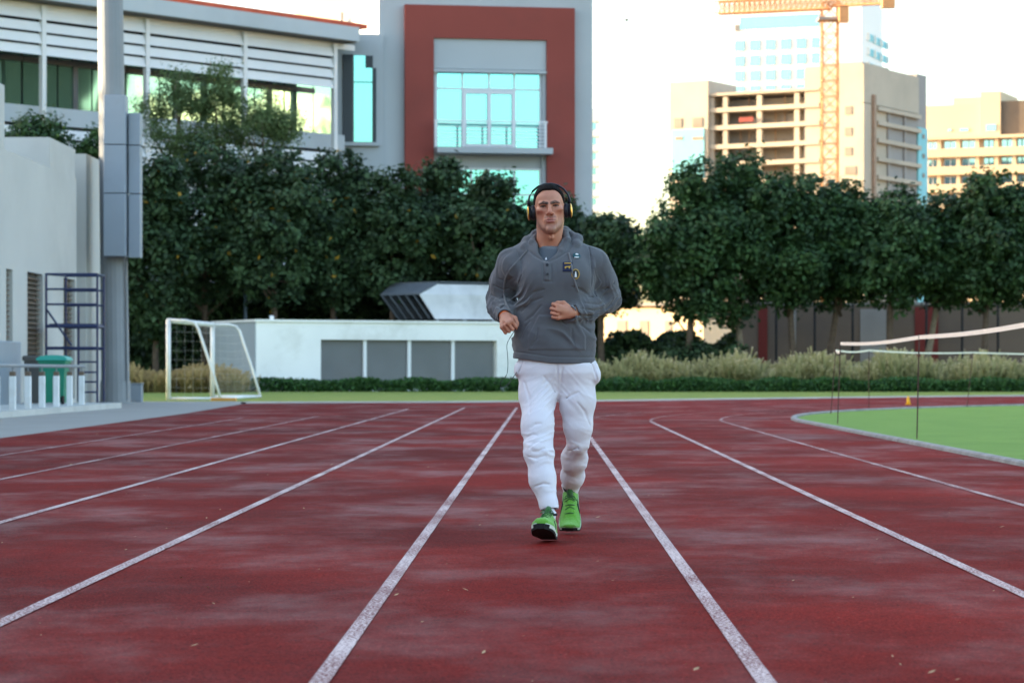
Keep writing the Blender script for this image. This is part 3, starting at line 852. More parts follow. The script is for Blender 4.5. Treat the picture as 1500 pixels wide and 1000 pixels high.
# --- boundary wall behind the right-hand trees
bw = thing("boundary_wall", (17, 137, 0), "brown boundary wall with dark red panels and black posts behind the trees", "wall")
B = Frame(((1085 - CX) / F * 137, 137.0), (1, 0.0))
be = B.u(1560)
part("wall", "boundary_wall", bw, lambda mb: B.box(mb, 0, be, -0.3, 0, 0, 4.2))
part("coping", "concrete", bw, lambda mb: B.box(mb, -0.05, be, -0.35, 0.05, 4.2, 4.35))
for (a, c) in ((1111, 1124), (1340, 1374)):
    part("red_panel", "boundary_red", bw, lambda mb: B.box(mb, B.u(a), B.u(c), 0.003, 0.06, 0, 4.1))
for (a, c) in ((1260, 1298), (1160, 1166)):
    part("pale_panel", "concrete", bw, lambda mb: B.box(mb, B.u(a), B.u(c), 0.003, 0.05, 0, 4.0))
for px in (1134, 1190, 1245, 1300, 1352, 1404, 1456):
    u = B.u(px)
    part("post", "fence_black", bw, lambda mb: mb.tube([B.p(u, 1.2, 0), B.p(u, 1.2, 4.6)], 0.07, 6))

# --- white cabin with grey shutters, set at an angle behind the track
CBF = Frame(((375 - CX) / F * 117, 117.0), (0.883, 0.469))
cab = thing("white_cabin", CBF.p(6, -2, 0), "long white cabin with four grey shutter panels behind the track", "cabin")
zc = CBF.z(375, 471)
ce = CBF.u(800)
pz = CBF.z(600, 498)
pa, pc = CBF.u(470), CBF.u(728)
part("wall", "cabin_white", cab, lambda mb: (CBF.box(mb, 0, pa, -5, 0, 0, zc), CBF.box(mb, pc, ce, -5, 0, 0, zc), CBF.box(mb, pa, pc, -5, 0, pz, zc), CBF.box(mb, pa, pc, -5, -0.3, 0, pz), CBF.box(mb, pa, pc, -0.3, 0, 0, 0.12)))
part("side_wall", "side_shade_grey", cab, lambda mb: CBF.box(mb, -0.03, -0.002, -5, -0.004, 0, zc))  # thin facing whose grey stands in for shade on the end wall
part("roof_slab", "cabin_white", cab, lambda mb: CBF.box(mb, -0.08, ce + 0.08, -5.08, 0.08, zc + 0.002, zc + 0.1))
mul = [CBF.u(p) for p in (536.5, 601.5, 665.5)]
edges = [pa] + mul + [pc]
for i in range(4):
    part("shutter_panel", "cabin_panel", cab, lambda mb: CBF.box(mb, edges[i] + 0.07, edges[i + 1] - 0.07, -0.297, -0.22, 0.123, pz - 0.003))
for u in mul:
    part("mullion", "white_metal", cab, lambda mb: CBF.box(mb, u - 0.075, u + 0.075, -0.296, -0.12, 0.124, pz - 0.004))
# angular shelter roof standing on the cabin
hd = thing("roof_shelter", CBF.p(CBF.u(640, -3), -3, zc + 0.1), "angular white shelter hood with open dark end on the cabin roof", "shelter")
S0, S1 = CBF.u(560, -1.5), ce - 0.4
def sh(px, py, d): return np.array(CBF.p(CBF.u(px, d), d, CBF.z(px, py, d)))
d0, d1 = -0.9, -3.6
A0, A1, A2 = sh(638, 467, d0), sh(615, 431, d0), sh(641, 416, d0 - 0.3)
B0, B1, B2 = sh(582, 468, d1), sh(557, 433, d1), sh(574, 418, d1 - 0.2)
along = np.array([*CBF.U, 0]) * (ce - CBF.u(638, d0) - 0.3)
def hexshell(mb, a, b_, c, t): mb.hexa([a, b_, b_ + t, a + t, a + c, b_ + c, b_ + c + t, a + t + c])
upv = np.array((0, 0, 0.06))
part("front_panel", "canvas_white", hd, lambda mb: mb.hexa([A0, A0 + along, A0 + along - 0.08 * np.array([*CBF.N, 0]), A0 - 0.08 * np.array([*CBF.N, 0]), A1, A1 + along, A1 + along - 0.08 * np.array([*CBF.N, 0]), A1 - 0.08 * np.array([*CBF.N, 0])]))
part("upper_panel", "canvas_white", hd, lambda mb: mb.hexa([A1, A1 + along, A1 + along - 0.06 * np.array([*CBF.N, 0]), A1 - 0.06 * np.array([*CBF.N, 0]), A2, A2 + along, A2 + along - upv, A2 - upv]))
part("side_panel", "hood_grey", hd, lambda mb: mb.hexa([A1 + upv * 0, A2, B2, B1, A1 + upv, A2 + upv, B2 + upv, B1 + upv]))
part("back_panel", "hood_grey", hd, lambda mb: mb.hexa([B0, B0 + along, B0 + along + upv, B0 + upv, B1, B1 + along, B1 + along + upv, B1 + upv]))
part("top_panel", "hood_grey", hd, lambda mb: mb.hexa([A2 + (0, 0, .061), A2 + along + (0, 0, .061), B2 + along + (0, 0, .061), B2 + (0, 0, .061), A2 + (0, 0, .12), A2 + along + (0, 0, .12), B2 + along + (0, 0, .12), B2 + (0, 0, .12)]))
for s in (0.02, 0.3, 0.6, 0.95):
    for P0 in (A0, B0):
        q = P0 + along * s
        part("foot", "galvanised", hd, lambda mb: mb.box(q[0] - 0.06, q[0] + 0.06, q[1] - 0.06 + 0.1, q[1] + 0.06 + 0.1, zc + 0.1, q[2] + 0.05))
for s in (0.15, 0.35, 0.55, 0.75, 0.95):
    q0, q1 = A0 + (B0 - A0) * s, A1 + (B1 - A1) * s
    part("rib", "hood_grey", hd, lambda mb: mb.bar(q0 + (0, 0, 0.02), q1 + (0, 0, -0.02), 0.05))
# ------------------------------------------------------------------ trees, grass, hedges
def leaf_material(name, dark, light, yellow, trans=0.25):
    m = bpy.data.materials.new(name); m.use_nodes = True
    nt = m.node_tree; L = nt.links.new
    b = nt.nodes["Principled BSDF"]; b.inputs["Roughness"].default_value = 0.55; b.inputs["Specular IOR Level"].default_value = 0.25
    a = nt.nodes.new("ShaderNodeAttribute"); a.attribute_name = "rnd"
    r = nt.nodes.new("ShaderNodeValToRGB")
    e = r.color_ramp.elements
    e[0].position, e[0].color = 0.0, (*dark, 1)
    e[1].position, e[1].color = 0.97, (*light, 1)
    k = r.color_ramp.elements.new(0.985); k.color = (*yellow, 1)
    L(a.outputs["Fac"], r.inputs[0]); L(r.outputs[0], b.inputs["Base Color"])
    t = nt.nodes.new("ShaderNodeBsdfTranslucent"); L(r.outputs[0], t.inputs[0])
    mx = nt.nodes.new("ShaderNodeMixShader"); mx.inputs[0].default_value = trans
    out = nt.nodes["Material Output"]
    L(b.outputs[0], mx.inputs[1]); L(t.outputs[0], mx.inputs[2]); L(mx.outputs[0], out.inputs[0])
    MATS[name] = m
leaf_material("leaf_dark", lin((26, 42, 30)), lin((78, 104, 66)), lin((176, 138, 44)))
leaf_material("leaf_right", lin((28, 48, 32)), lin((76, 108, 62)), lin((110, 130, 60)))
leaf_material("leaf_feather", lin((76, 96, 60)), lin((112, 132, 80)), lin((150, 150, 80)), 0.35)
leaf_material("leaf_hedge", lin((42, 74, 40)), lin((70, 108, 54)), lin((90, 120, 60)))
leaf_material("tall_grass", lin((108, 122, 68)), lin((190, 182, 136)), lin((242, 226, 200)), 0.4)
leaf_material("dry_grass", lin((118, 112, 66)), lin((186, 160, 112)), lin((214, 190, 140)), 0.4)
leaf_material("flower_yellow", lin((200, 150, 30)), lin((230, 190, 50)), lin((240, 200, 60)), 0.3)

def quad_leaves(C, size, aspect, r, outward=None, droop=0.0):
    """leaf-sized rhombic faces at points C with random orientation; returns verts, quads"""
    n = len(C)
    D = r.normal(size=(n, 3)); D /= np.linalg.norm(D, axis=1, keepdims=True)
    N = r.normal(size=(n, 3)); N /= np.linalg.norm(N, axis=1, keepdims=True)
    if outward is not None: N = N * 0.60 + outward * 0.50
    N[:, 2] += 0.50                                    # leaves turn their faces outwards and up
    N /= np.linalg.norm(N, axis=1, keepdims=True)
    D[:, 2] -= droop
    D = D - N * (D * N).sum(1, keepdims=True); D /= np.linalg.norm(D, axis=1, keepdims=True)
    S = np.cross(N, D)
    s = (size * (0.65 + 0.7 * r.random(n)))[:, None]
    V = np.stack([C - D * s * 0.5, C + S * s * aspect * 0.5 + D * s * 0.05, C + D * s * 0.5, C - S * s * aspect * 0.5 + D * s * 0.05], 1).reshape(-1, 3)
    return V, np.arange(4 * n).reshape(n, 4)

def crown_points(lobes, n_clump, per, r, spread=0.42, hollow=0.55):
    vol = np.array([l[3] * l[4] * l[5] for l in lobes]) ** (2 / 3.0)
    which = r.choice(len(lobes), n_clump, p=vol / vol.sum())
    Lb = np.array(lobes)[which]
    D = r.normal(size=(n_clump, 3)); D /= np.linalg.norm(D, axis=1, keepdims=True)
    rad = np.where(r.random(n_clump) < 0.72, 0.80 + 0.28 * r.random(n_clump), hollow + 0.35 * r.random(n_clump))
    C = Lb[:, :3] + D * Lb[:, 3:6] * rad[:, None]
    sz = spread * (0.6 + 0.8 * r.random(n_clump))
    G = r.normal(size=(n_clump, per, 3)) * 0.5
    P = C[:, None, :] + G * sz[:, None, None] * np.array((1, 1, 0.8))
    tone = np.repeat(r.random(n_clump), per)
    out = np.repeat(D, per, axis=0)
    return P.reshape(-1, 3), out, tone, C

def build_tree(name, px, wpx, ytop, ybot, Y, label, seed, leaf="leaf_dark", group=None, size=0.26, yellow=0.004, clumps=430, per=34, trunk_m="bark", spread=0.42, aspect=0.62, nlobes=11, lean=0.0, base_px=None, droop=0.15, squash=1.0):
    r = np.random.default_rng(seed)
    wpx = wpx * 1.16
    top, bot = at(px, ytop, Y), at(px, ybot, Y)
    w = wpx / F * Y / 2
    cx, zt, zb = top[0], top[2], bot[2]
    H = zt - zb
    bx = (base_px - CX) / F * Y if base_px is not None else cx
    t = thing(name, (bx, Y, 0), label, "tree", group)
    lobes = [(cx, Y, zb + 0.46 * H, w * 0.70, min(w * 0.7, 2.8), H * 0.38)]
    for k in range(nlobes):
        a = 2 * math.pi * (k + r.random() * 0.6) / nlobes
        e = r.uniform(-0.55, 0.95)
        q = 0.70 * w * math.sqrt(max(0.05, 1 - e * e * 0.6))
        rr = w * r.uniform(0.28, 0.46)
        zc_ = zb + H * 0.48 + e * H * 0.34
        zc_ = min(zc_, zt - rr * 0.72)
        lobes.append((cx + q * math.cos(a), Y + min(q, 2.6) * math.sin(a) * 0.8, zc_, rr, min(rr, 1.9), rr * 0.85))
    lobes.append((cx + 0.1 * w, Y, zt - 0.42 * w * 0.8, 0.42 * w, 0.42 * w, 0.42 * w * 0.8))
    P, out, tone, C = crown_points(lobes, clumps, per, r, spread)
    V, Q = quad_leaves(P, size, aspect, r, out, droop)
    rn = np.clip(0.62 * tone + 0.33 * r.random(len(P)), 0, 0.95)
    rn[r.random(len(P)) < yellow] = 1.0
    me = new_mesh("crown", V, quads=Q, attrs={"rnd": np.repeat(rn, 4)})
    cr = link("crown", me, leaf, t)
    # trunk, limbs
    mb = MB()
    th = zb + 0.30 * H
    pts = [(bx, Y, -0.1), (bx + 0.05, Y, 0.5), (bx + (cx - bx) * 0.5 + lean, Y, zb * 0.6 + 0.4), (cx, Y, th)]
    mb.tube(pts, [0.24, 0.19, 0.15, 0.11], 9)
    mb.build("trunk", trunk_m, t, smooth=True)
    for k in range(6):
        tgt = C[r.integers(len(C))]
        s = np.array((cx, Y, zb + H * r.uniform(0.02, 0.25)))
        m_ = (s + tgt) / 2 + np.array((0, 0, -0.2))
        l = MB(); l.tube([s, m_, tgt], [0.085, 0.05, 0.015], 6)
        l.build("limb", trunk_m, t, smooth=True)
    return t

LG = "broad-leaved trees beyond the end of the track"
rows = [
    # px, width, ytop, ybot, Y, label
    (228, 120, 236, 520, 122.5, "dark leafy tree just right of the floodlight mast", 20),
    (300, 165, 206, 470, 125.0, "dark tree with yellow blossom rising behind the football goal", 21),
    (402, 175, 216, 462, 124.0, "dark yellow-flecked tree behind the left end of the white cabin", 22),
    (488, 150, 222, 468, 126.0, "rounded dark tree behind the middle of the white cabin", 23),
    (575, 125, 246, 450, 125.0, "dark tree right behind the roof shelter on the white cabin", 24),
    (640, 130, 236, 455, 127.0, "dark tree below the left edge of the balcony", 25),
    (716, 120, 258, 470, 125.5, "dark tree under the balcony, partly behind the runner", 26),
    (800, 130, 285, 490, 127.5, "dark tree directly behind the runner's head and chest", 27),
    (880, 118, 318, 476, 126.0, "low dark tree beside the runner's raised elbow, left of the sky gap", 28),
]
for (px, w, yt, yb, Y, lb, sd) in rows:
    build_tree("leafy_tree", px, w, yt, yb, Y, lb, sd, "leaf_dark", LG, yellow=0.006 if px < 500 else 0.003, clumps=int(420 + w * 1.6))
RG = "dense green trees along the boundary wall"
rows = [
    (1014, 160, 236, 496, 124.0, "big round green tree at the edge of the open sky gap", 40),
    (1075, 150, 226, 500, 125.5, "tallest green tree in front of the unfinished building's left half", 41),
    (1155, 150, 250, 470, 125.0, "green tree below the foot of the tower crane", 42),
    (1232, 140, 266, 468, 126.0, "green tree below the corner of the unfinished building", 43),
    (1306, 140, 276, 462, 125.0, "green tree in front of the shaded side of the unfinished building", 44),
    (1378, 135, 284, 466, 126.0, "green tree standing left of the cream balconied building's middle", 45),
    (1446, 150, 252, 470, 125.0, "tall spiky-topped green tree in front of the cream balconied building", 46),
    (1524, 150, 258, 470, 126.0, "last green tree of the row, in front of the cream building's far end", 47),
]
tb = {1014: 1004, 1075: 1096, 1155: 1165, 1232: 1206, 1306: 1300, 1378: 1350, 1446: 1440, 1524: 1520}
for (px, w, yt, yb, Y, lb, sd) in rows:
    build_tree("dense_tree", px, w, yt, yb, Y, lb, sd, "leaf_right", RG, yellow=0.001, clumps=int(430 + w * 1.7), base_px=tb[px], trunk_m="bark_pale" if px in (1075, 1378) else "bark")
# tall feathery tree behind, three plumes
for (px, w, yt, yb, lb, sd) in ((256, 92, 104, 262, "feathery olive tree rising left in front of the window band", 60), (320, 74, 94, 262, "tallest feathery olive tree in front of the window band", 61), (388, 96, 138, 262, "broad feathery olive tree in front of the window band, nearest the corner column", 62)):
    build_tree("feathery_tree", px, w, yt, yb, 131.5, lb, sd, "leaf_feather", "feathery trees before the office wing", size=0.17, yellow=0.0, clumps=250, per=40, spread=0.55, aspect=0.38, nlobes=9)
build_tree("leafy_tree", 46, 96, 168, 262, 100.0, "tree showing over the grandstand wall", 63, "leaf_right", None, size=0.17, clumps=300, spread=0.36)
build_tree("leafy_tree", 140, 56, 184, 300, 100.0, "slim tree between the grandstand pier and the floodlight mast", 64, "leaf_right", None, size=0.17, clumps=160, spread=0.34)
# a dark shrub belt under the trees (uncountable mass) and single bushes
def leaf_mass(name, boxes, n, size, leaf, label, cat, seed, aspect=0.6):
    r = np.random.default_rng(seed)
    Vs, Ps = [], []
    tot = sum(b[6] if len(b) > 6 else 1 for b in boxes)
    for b in boxes:
        k = int(n * (b[6] if len(b) > 6 else 1) / tot)
        P = np.stack([r.uniform(b[0], b[1], k), r.uniform(b[2], b[3], k), b[4] + (b[5] - b[4]) * r.random(k) ** 0.7], 1)
        hmod = 0.86 + 0.14 * np.sin(P[:, 0] * 2.1 + 1.3 * np.sin(P[:, 0] * 0.7 + P[:, 1])) 
        P[:, 2] = b[4] + (P[:, 2] - b[4]) * hmod
        Ps.append(P)
    P = np.concatenate(Ps)
    V, Q = quad_leaves(P, size, aspect, r)
    o = link(name, new_mesh(name, V, quads=Q, attrs={"rnd": np.repeat(np.clip(r.random(len(P)) * 0.95, 0, 0.95), 4)}), leaf)
    return tag(o, label, cat, kind="stuff")
leaf_mass("ground_cover", [(-18.5, 30, 116.2, 118.6, 0.0, 0.62)], 42000, 0.16, "leaf_hedge", "low dark green ground cover in front of the tall grass", "ground cover", 70)
leaf_mass("shrub_belt", [(-22, 2.8, 128.5, 131.5, 0.0, 6.2), (2.4, 9.0, 127, 130, 0.0, 2.75, 0.2), (24, 34, 129, 131, 0, 2.0, 0.1)], 120000, 0.34, "leaf_dark", "dark belt of shrubs in the shade under the trees", "shrubs", 71)
for (px, Y, w, h, lb, sd) in ((1002, 123.5, 1.8, 2.6, "dark bush at the foot of the big round tree", 72), (1050, 123.0, 2.0, 2.2, "dark bush beside the yellow flowers", 73), (925, 124.5, 2.0, 1.1, "low dark bush in front of the sunlit house", 74)):
    r = np.random.default_rng(sd)
    x = (px - CX) / F * Y
    lob = [(x + r.uniform(-0.6, 0.6) * w, Y + r.uniform(-0.4, 0.4), h * r.uniform(0.3, 0.7), w * 0.42, 0.7, h * 0.34) for _ in range(6)]
    P, out, tone, C = crown_points(lob, 120, 26, r, 0.34)
    V, Q = quad_leaves(P, 0.17, 0.6, r, out)
    V[:, 2] = np.maximum(V[:, 2], 0.0)
    b_ = thing("bush", (x, Y, 0), lb, "bush")
    link("foliage", new_mesh("foliage", V, quads=Q, attrs={"rnd": np.repeat(np.clip(0.5 * tone + 0.4 * r.random(len(P)), 0, 0.95), 4)}), "leaf_dark", b_)
    mb = MB()
    for k in range(5):
        q = C[r.integers(len(C))]; mb.tube([(x + 0.1 * k - 0.2, Y, -0.05), q], [0.04, 0.012], 5)
    mb.build("stem", "bark", b_)
r = np.random.default_rng(75)
x = (1070 - CX) / F * 128
P = np.array((x, 128, 1.35)) + r.normal(size=(260, 3)) * np.array((0.42, 0.3, 0.22))
V, Q = quad_leaves(P, 0.12, 0.8, r)
b_ = thing("flowering_shrub", (x, 128, 0), "small shrub in yellow flower between the tree trunks", "shrub")
link("blossom", new_mesh("blossom", V, quads=Q, attrs={"rnd": np.repeat(r.random(len(P)) * 0.95, 4)}), "flower_yellow", b_)
mb = MB()
for k in range(6): mb.tube([(x + 0.05 * k - 0.12, 128, -0.05), P[k * 9]], [0.03, 0.01], 5)
mb.build("stem", "bark", b_)

# tall fountain grass
def tall_grass(name, x0, x1, y0, y1, n, h, seed, label, per=46):
    r = np.random.default_rng(seed)
    cx = r.uniform(x0, x1, n); cy = r.uniform(y0, y1, n)
    hh = h * (0.75 + 0.45 * r.random(n)) * (0.85 + 0.15 * np.sin(cx * 1.7))
    az = r.uniform(0, 2 * np.pi, (n, per)); lean = np.abs(r.normal(0, 0.34, (n, per))) + 0.05
    ln = hh[:, None] * (0.6 + 0.5 * r.random((n, per)))
    base = np.stack([cx[:, None] + 0.16 * r.normal(size=(n, per)), cy[:, None] + 0.16 * r.normal(size=(n, per)), np.zeros((n, per))], -1)
    D = np.stack([np.cos(az) * np.sin(lean), np.sin(az) * np.sin(lean), np.cos(lean)], -1)
    D2 = np.stack([np.cos(az) * np.sin(lean * 2.1), np.sin(az) * np.sin(lean * 2.1), np.cos(lean * 2.1)], -1)
    mid = base + D * ln[..., None] * 0.6
    tip = mid + D2 * ln[..., None] * 0.4
    sd = np.stack([-np.sin(az), np.cos(az), np.zeros_like(az)], -1); sd[..., 0] += 0.7
    w = 0.012
    V = np.stack([base - sd * w, base + sd * w, mid + sd * w * 1.3, mid - sd * w * 1.3, tip + sd * 0.032, tip - sd * 0.032], 2).reshape(-1, 3)
    k = n * per
    o = np.arange(k)[:, None] * 6
    Q = np.concatenate([o + np.array((0, 1, 2, 3)), o + np.array((3, 2, 4, 5))])
    tone = np.clip(0.35 * r.random((n, 1)) + 0.25 * r.random((n, per)), 0, 0.95)
    rn = np.stack([tone * 0.6, tone * 0.6, tone, tone, np.clip(tone + 0.62, 0, 1), np.clip(tone + 0.66, 0, 1)], -1).reshape(-1)
    V[:, 2] = np.maximum(V[:, 2], 0)
    ob = link(name, new_mesh(name, V, quads=Q, attrs={"rnd": rn}), name)
    return tag(ob, label, "grass", kind="stuff")
tall_grass("tall_grass", 1.5, 27, 119.0, 122.8, 620, 1.55, 80, "tall pale fountain grass along the boundary on the right")
tall_grass("dry_grass", -19.5, -12.6, 111.0, 115.5, 200, 1.05, 81, "dry tall grass beyond the football goal")
# ------------------------------------------------------------------ things around the track
# floodlight mast with equipment cabinets
mx_, my_ = (169 - CX) / F * 74.0, 74.0
mast = thing("floodlight_mast", (mx_, my_, 0), "thick grey floodlight mast with long equipment cabinets beside the grandstand", "mast")
def mastpole(mb):
    tx = (161.5 - CX) / F * 74.0
    mb.tube([(mx_, my_, 0.0), (mx_, my_, 0.62)], [0.42, 0.41], 20)
    mb.tube([(mx_, my_, 0.62), (mx_ + (tx - mx_) * 0.5, my_, 6), (tx, my_, 11), (tx - 0.14, my_, 18)], [0.385, 0.365, 0.345, 0.31], 20)
mb = MB(); mastpole(mb); mb.build("pole", "galvanised", mast, smooth=False)
part("collar", "galvanised", mast, lambda mb: mb.tube([(mx_, my_, 0.0), (mx_, my_, 0.05)], [0.52, 0.52], 20))
zc0, zc1 = CH + (CY - 376) / F * 73.4, CH + (CY - 140) / F * 73.4
seams = [CH + (CY - y) / F * 73.4 for y in (284, 213)]
def cab_boxes(x0, x1, y0, y1, zs_):
    for a, c in zip(zs_[:-1], zs_[1:]):
        part("cabinet", "panel_grey", mast, lambda mb: mb.bbox(x0, x1, y0, y1, a + 0.012, c - 0.012, 0.012))
cab_boxes((154 - CX) / F * 73.4, (186.3 - CX) / F * 73.4, 73.1, 73.64, [zc0] + seams + [zc1])
cab_boxes((188.5 - CX) / F * 73.4, (205.5 - CX) / F * 73.4, 73.35, 73.8, [zc0 - 0.03] + seams + [CH + (CY - 165) / F * 73.4])
part("bracket", "galvanised", mast, lambda mb: (mb.box((186 - CX) / F * 73.4, (189 - CX) / F * 73.4, 73.5, 73.7, zc0 + 0.4, zc0 + 0.5), mb.box((186 - CX) / F * 73.4, (189 - CX) / F * 73.4, 73.5, 73.7, seams[1] + 0.4, seams[1] + 0.5)))
part("cable_duct", "galvanised", mast, lambda mb: mb.tube([(mx_ + 0.36, my_ - 0.22, 0.1), (mx_ + 0.33, my_ - 0.22, zc0)], 0.035, 8))
# floodlight head above the frame
part("head_frame", "galvanised", mast, lambda mb: mb.bar((mx_ - 1.6, my_ + 0.1, 17.6), (mx_ + 1.3, my_ + 0.1, 17.6), 0.12))
for k in range(4):
    x = mx_ - 1.5 + 0.85 * k
    part("floodlight", "panel_grey", mast, lambda mb: mb.bbox(x - 0.3, x + 0.3, my_ - 0.35, my_ + 0.02, 17.7, 18.2, 0.05))
ux = (199 - CX) / F * 77.0
ub = thing("utility_box", (ux, 77, 0), "small grey utility box at the foot of the floodlight mast", "box")
part("casing", "panel_grey", ub, lambda mb: mb.bbox(ux - 0.18, ux + 0.18, 76.85, 77.2, 0.0, 0.52, 0.015))
part("lid", "galvanised", ub, lambda mb: mb.bbox(ux - 0.2, ux + 0.2, 76.83, 77.22, 0.522, 0.55, 0.01))
part("door", "panel_grey", ub, lambda mb: mb.box(ux - 0.15, ux + 0.15, 76.835, 76.847, 0.05, 0.48))

# navy scaffold tower
sx0, sx1 = (71 - CX) / F * 66.5, (145.5 - CX) / F * 66.5
sy0, sy1 = 66.2, 67.5
sc = thing("scaffold_tower", ((sx0 + sx1) / 2, 66.8, 0.135), "navy blue tubular scaffold tower against the grandstand wall", "scaffold")
zz = lambda y: CH + (CY - y) / F * 66.5
for (x, y) in ((sx0, sy0), (sx1, sy0), (sx0 + 0.25, sy1), (sx1 - 0.05, sy1), (sx0 + 0.78, sy0 + 0.02)):
    part("standard", "navy_steel", sc, lambda mb: mb.tube([(x, y, 0.135), (x, y, zz(401) if y != sy0 + 0.02 else zz(446))], 0.03, 8))
for yy in (402, 424, 446, 478, 510):
    for (p, q_) in (((sx0, sy0), (sx1, sy0)), ((sx0 + 0.25, sy1), (sx1 - 0.05, sy1))):
        part("ledger", "navy_steel", sc, lambda mb: mb.tube([(p[0], p[1], zz(yy)), (q_[0], q_[1], zz(yy))], 0.026 if yy < 470 else 0.04, 8))
for yy in (530, 545, 559, 574):
    part("rung", "navy_steel", sc, lambda mb: mb.tube([(sx0 + 0.78, sy0 + 0.02, zz(yy)), (sx1, sy0, zz(yy))], 0.022, 8))
part("brace", "navy_steel", sc, lambda mb: mb.tube([(sx0, sy0 - 0.04, zz(452)), (sx0 + 0.62, sy0 - 0.04, zz(506))], 0.026, 8))
for (p, q_) in (((sx0, sy0), (sx0 + 0.25, sy1)), ((sx1, sy0), (sx1 - 0.05, sy1))):
    for yy in (402, 478):
        part("transom", "navy_steel", sc, lambda mb: mb.tube([(p[0], p[1], zz(yy)), (q_[0], q_[1], zz(yy))], 0.026, 8))
part("deck", "navy_steel", sc, lambda mb: mb.box(sx0 + 0.06, sx1 - 0.06, sy0 + 0.06, sy1 - 0.06, zz(477), zz(474)))

# green wheelie bin
bx_, by_ = (80 - CX) / F * 61.5, 61.5
bn = thing("wheelie_bin", (bx_, by_, 0.135), "green wheelie bin with turquoise lid behind the white railing", "bin")
part("body", "bin_green", bn, lambda mb: mb.hexa([(bx_ - 0.24, by_ - 0.25, 0.17), (bx_ + 0.24, by_ - 0.25, 0.17), (bx_ + 0.24, by_ + 0.25, 0.17), (bx_ - 0.24, by_ + 0.25, 0.17),
                                            (bx_ - 0.29, by_ - 0.34, 1.10), (bx_ + 0.29, by_ - 0.34, 1.10), (bx_ + 0.29, by_ + 0.32, 1.10), (bx_ - 0.29, by_ + 0.32, 1.10)]))
part("rim", "bin_green", bn, lambda mb: mb.bbox(bx_ - 0.32, bx_ + 0.32, by_ - 0.37, by_ + 0.35, 1.06, 1.118, 0.02))
def bl(mb):
    n = 10
    V, Fc = [], []
    for i in range(n + 1):
        a = math.pi * i / n
        x = -0.35 * math.cos(a); z = 1.12 + 0.12 * math.sin(a) ** 0.7
        V += [(bx_ + x, by_ - 0.41, z), (bx_ + x, by_ + 0.38, z)]
    for i in range(n): Fc.append((2 * i, 2 * i + 2, 2 * i + 3, 2 * i + 1))
    Fc.append(tuple(2 * i for i in range(n, -1, -1))); Fc.append(tuple(2 * i + 1 for i in range(n + 1))); Fc.append((0, 1, 2 * n + 1, 2 * n))
    mb.add(V, Fc)
part("lid", "bin_lid", bn, bl)
for s in (-1, 1):
    x = bx_ + 0.22 * s
    part("wheel", "rubber_black", bn, lambda mb: mb.tube([(x - 0.03, by_ - 0.22, 0.235), (x + 0.03, by_ - 0.22, 0.235)], 0.1, 14))
part("handle", "bin_green", bn, lambda mb: mb.tube([(bx_ - 0.25, by_ + 0.37, 1.05), (bx_ + 0.25, by_ + 0.37, 1.05)], 0.018, 8))
# grey bin behind it
gx, gy = (50 - CX) / F * 63.5, 63.5
gb = thing("wheelie_bin", (gx, gy, 0.135), "brown-grey bin standing behind the green wheelie bin", "bin")
part("body", "soffit", gb, lambda mb: mb.hexa([(gx - 0.15, gy - 0.2, 0.14), (gx + 0.15, gy - 0.2, 0.14), (gx + 0.15, gy + 0.2, 0.14), (gx - 0.15, gy + 0.2, 0.14),
                                        (gx - 0.19, gy - 0.25, 1.12), (gx + 0.19, gy - 0.25, 1.12), (gx + 0.19, gy + 0.25, 1.12), (gx - 0.19, gy + 0.25, 1.12)]))
part("lid", "soffit", gb, lambda mb: mb.bbox(gx - 0.23, gx + 0.23, gy - 0.28, gy + 0.28, 1.123, 1.24, 0.03))
part("handle", "rubber_black", gb, lambda mb: mb.tube([(gx - 0.15, gy + 0.3, 1.1), (gx + 0.15, gy + 0.3, 1.1)], 0.016, 8))

# white railing along the walkway
rl = thing("railing", (-10.3, 56, 0.135), "white post railing with grey handrail along the raised walkway", "railing")
RX = -10.3
for k in range(-4, 6):
    px = [18.5, 41, 61.5, 82.5, 102, 119.5][k] if k >= 0 else None
    y = RX * F / (px - CX) if px else 53.05 + 1.58 * k
    p = part("post", "white_paint", rl, lambda mb: mb.bbox(RX - 0.06, RX + 0.06, y - 0.06, y + 0.06, 0.135, 0.78, 0.008))
    part("post_cap", "boundary_wall", p, lambda mb: mb.bbox(RX - 0.055, RX + 0.055, y - 0.055, y + 0.055, 0.781, 0.87, 0.01))
    part("bracket", "galvanised", p, lambda mb: mb.tube([(RX, y, 0.87), (RX, y, 0.985)], 0.015, 6))
part("handrail", "galvanised", rl, lambda mb: mb.tube([(RX, 46.0, 0.985), (RX, 61.3, 0.985)], 0.036, 10))

# football goal, seen from the side, its mouth facing the grandstand
GA, GB = np.array((-11.38, 83.0)), np.array((-10.92, 90.3))
gl = thing("football_goal", (-10.4, 86.6, 0), "white football goal with curved net frame on the grass past the track", "goal")
def post(p): part("post", "white_paint", gl, lambda mb: mb.tube([(p[0], p[1], 0), (p[0], p[1], 2.44)], 0.075, 12), True)
post(GA); post(GB)
part("crossbar", "white_paint", gl, lambda mb: mb.tube([(*GA, 2.42), (*GB, 2.42)], 0.075, 12), True)
for p in (GA, GB):
    pts = [(p[0] + x, p[1], z) for (x, z) in ((0, 2.42), (0.55, 2.42), (0.78, 2.36), (0.9, 2.2), (1.05, 1.75), (1.35, 0.85), (1.58, 0.06))]
    part("stanchion", "white_paint", gl, lambda mb: mb.tube(pts, 0.045, 10), True)
    part("ground_bar", "white_paint", gl, lambda mb: mb.tube([(p[0], p[1], 0.05), (p[0] + 1.58, p[1], 0.05)], 0.045, 10), True)
part("back_bar", "white_paint", gl, lambda mb: mb.tube([(GA[0] + 1.58, GA[1], 0.05), (GB[0] + 1.58, GB[1], 0.05)], 0.045, 10), True)
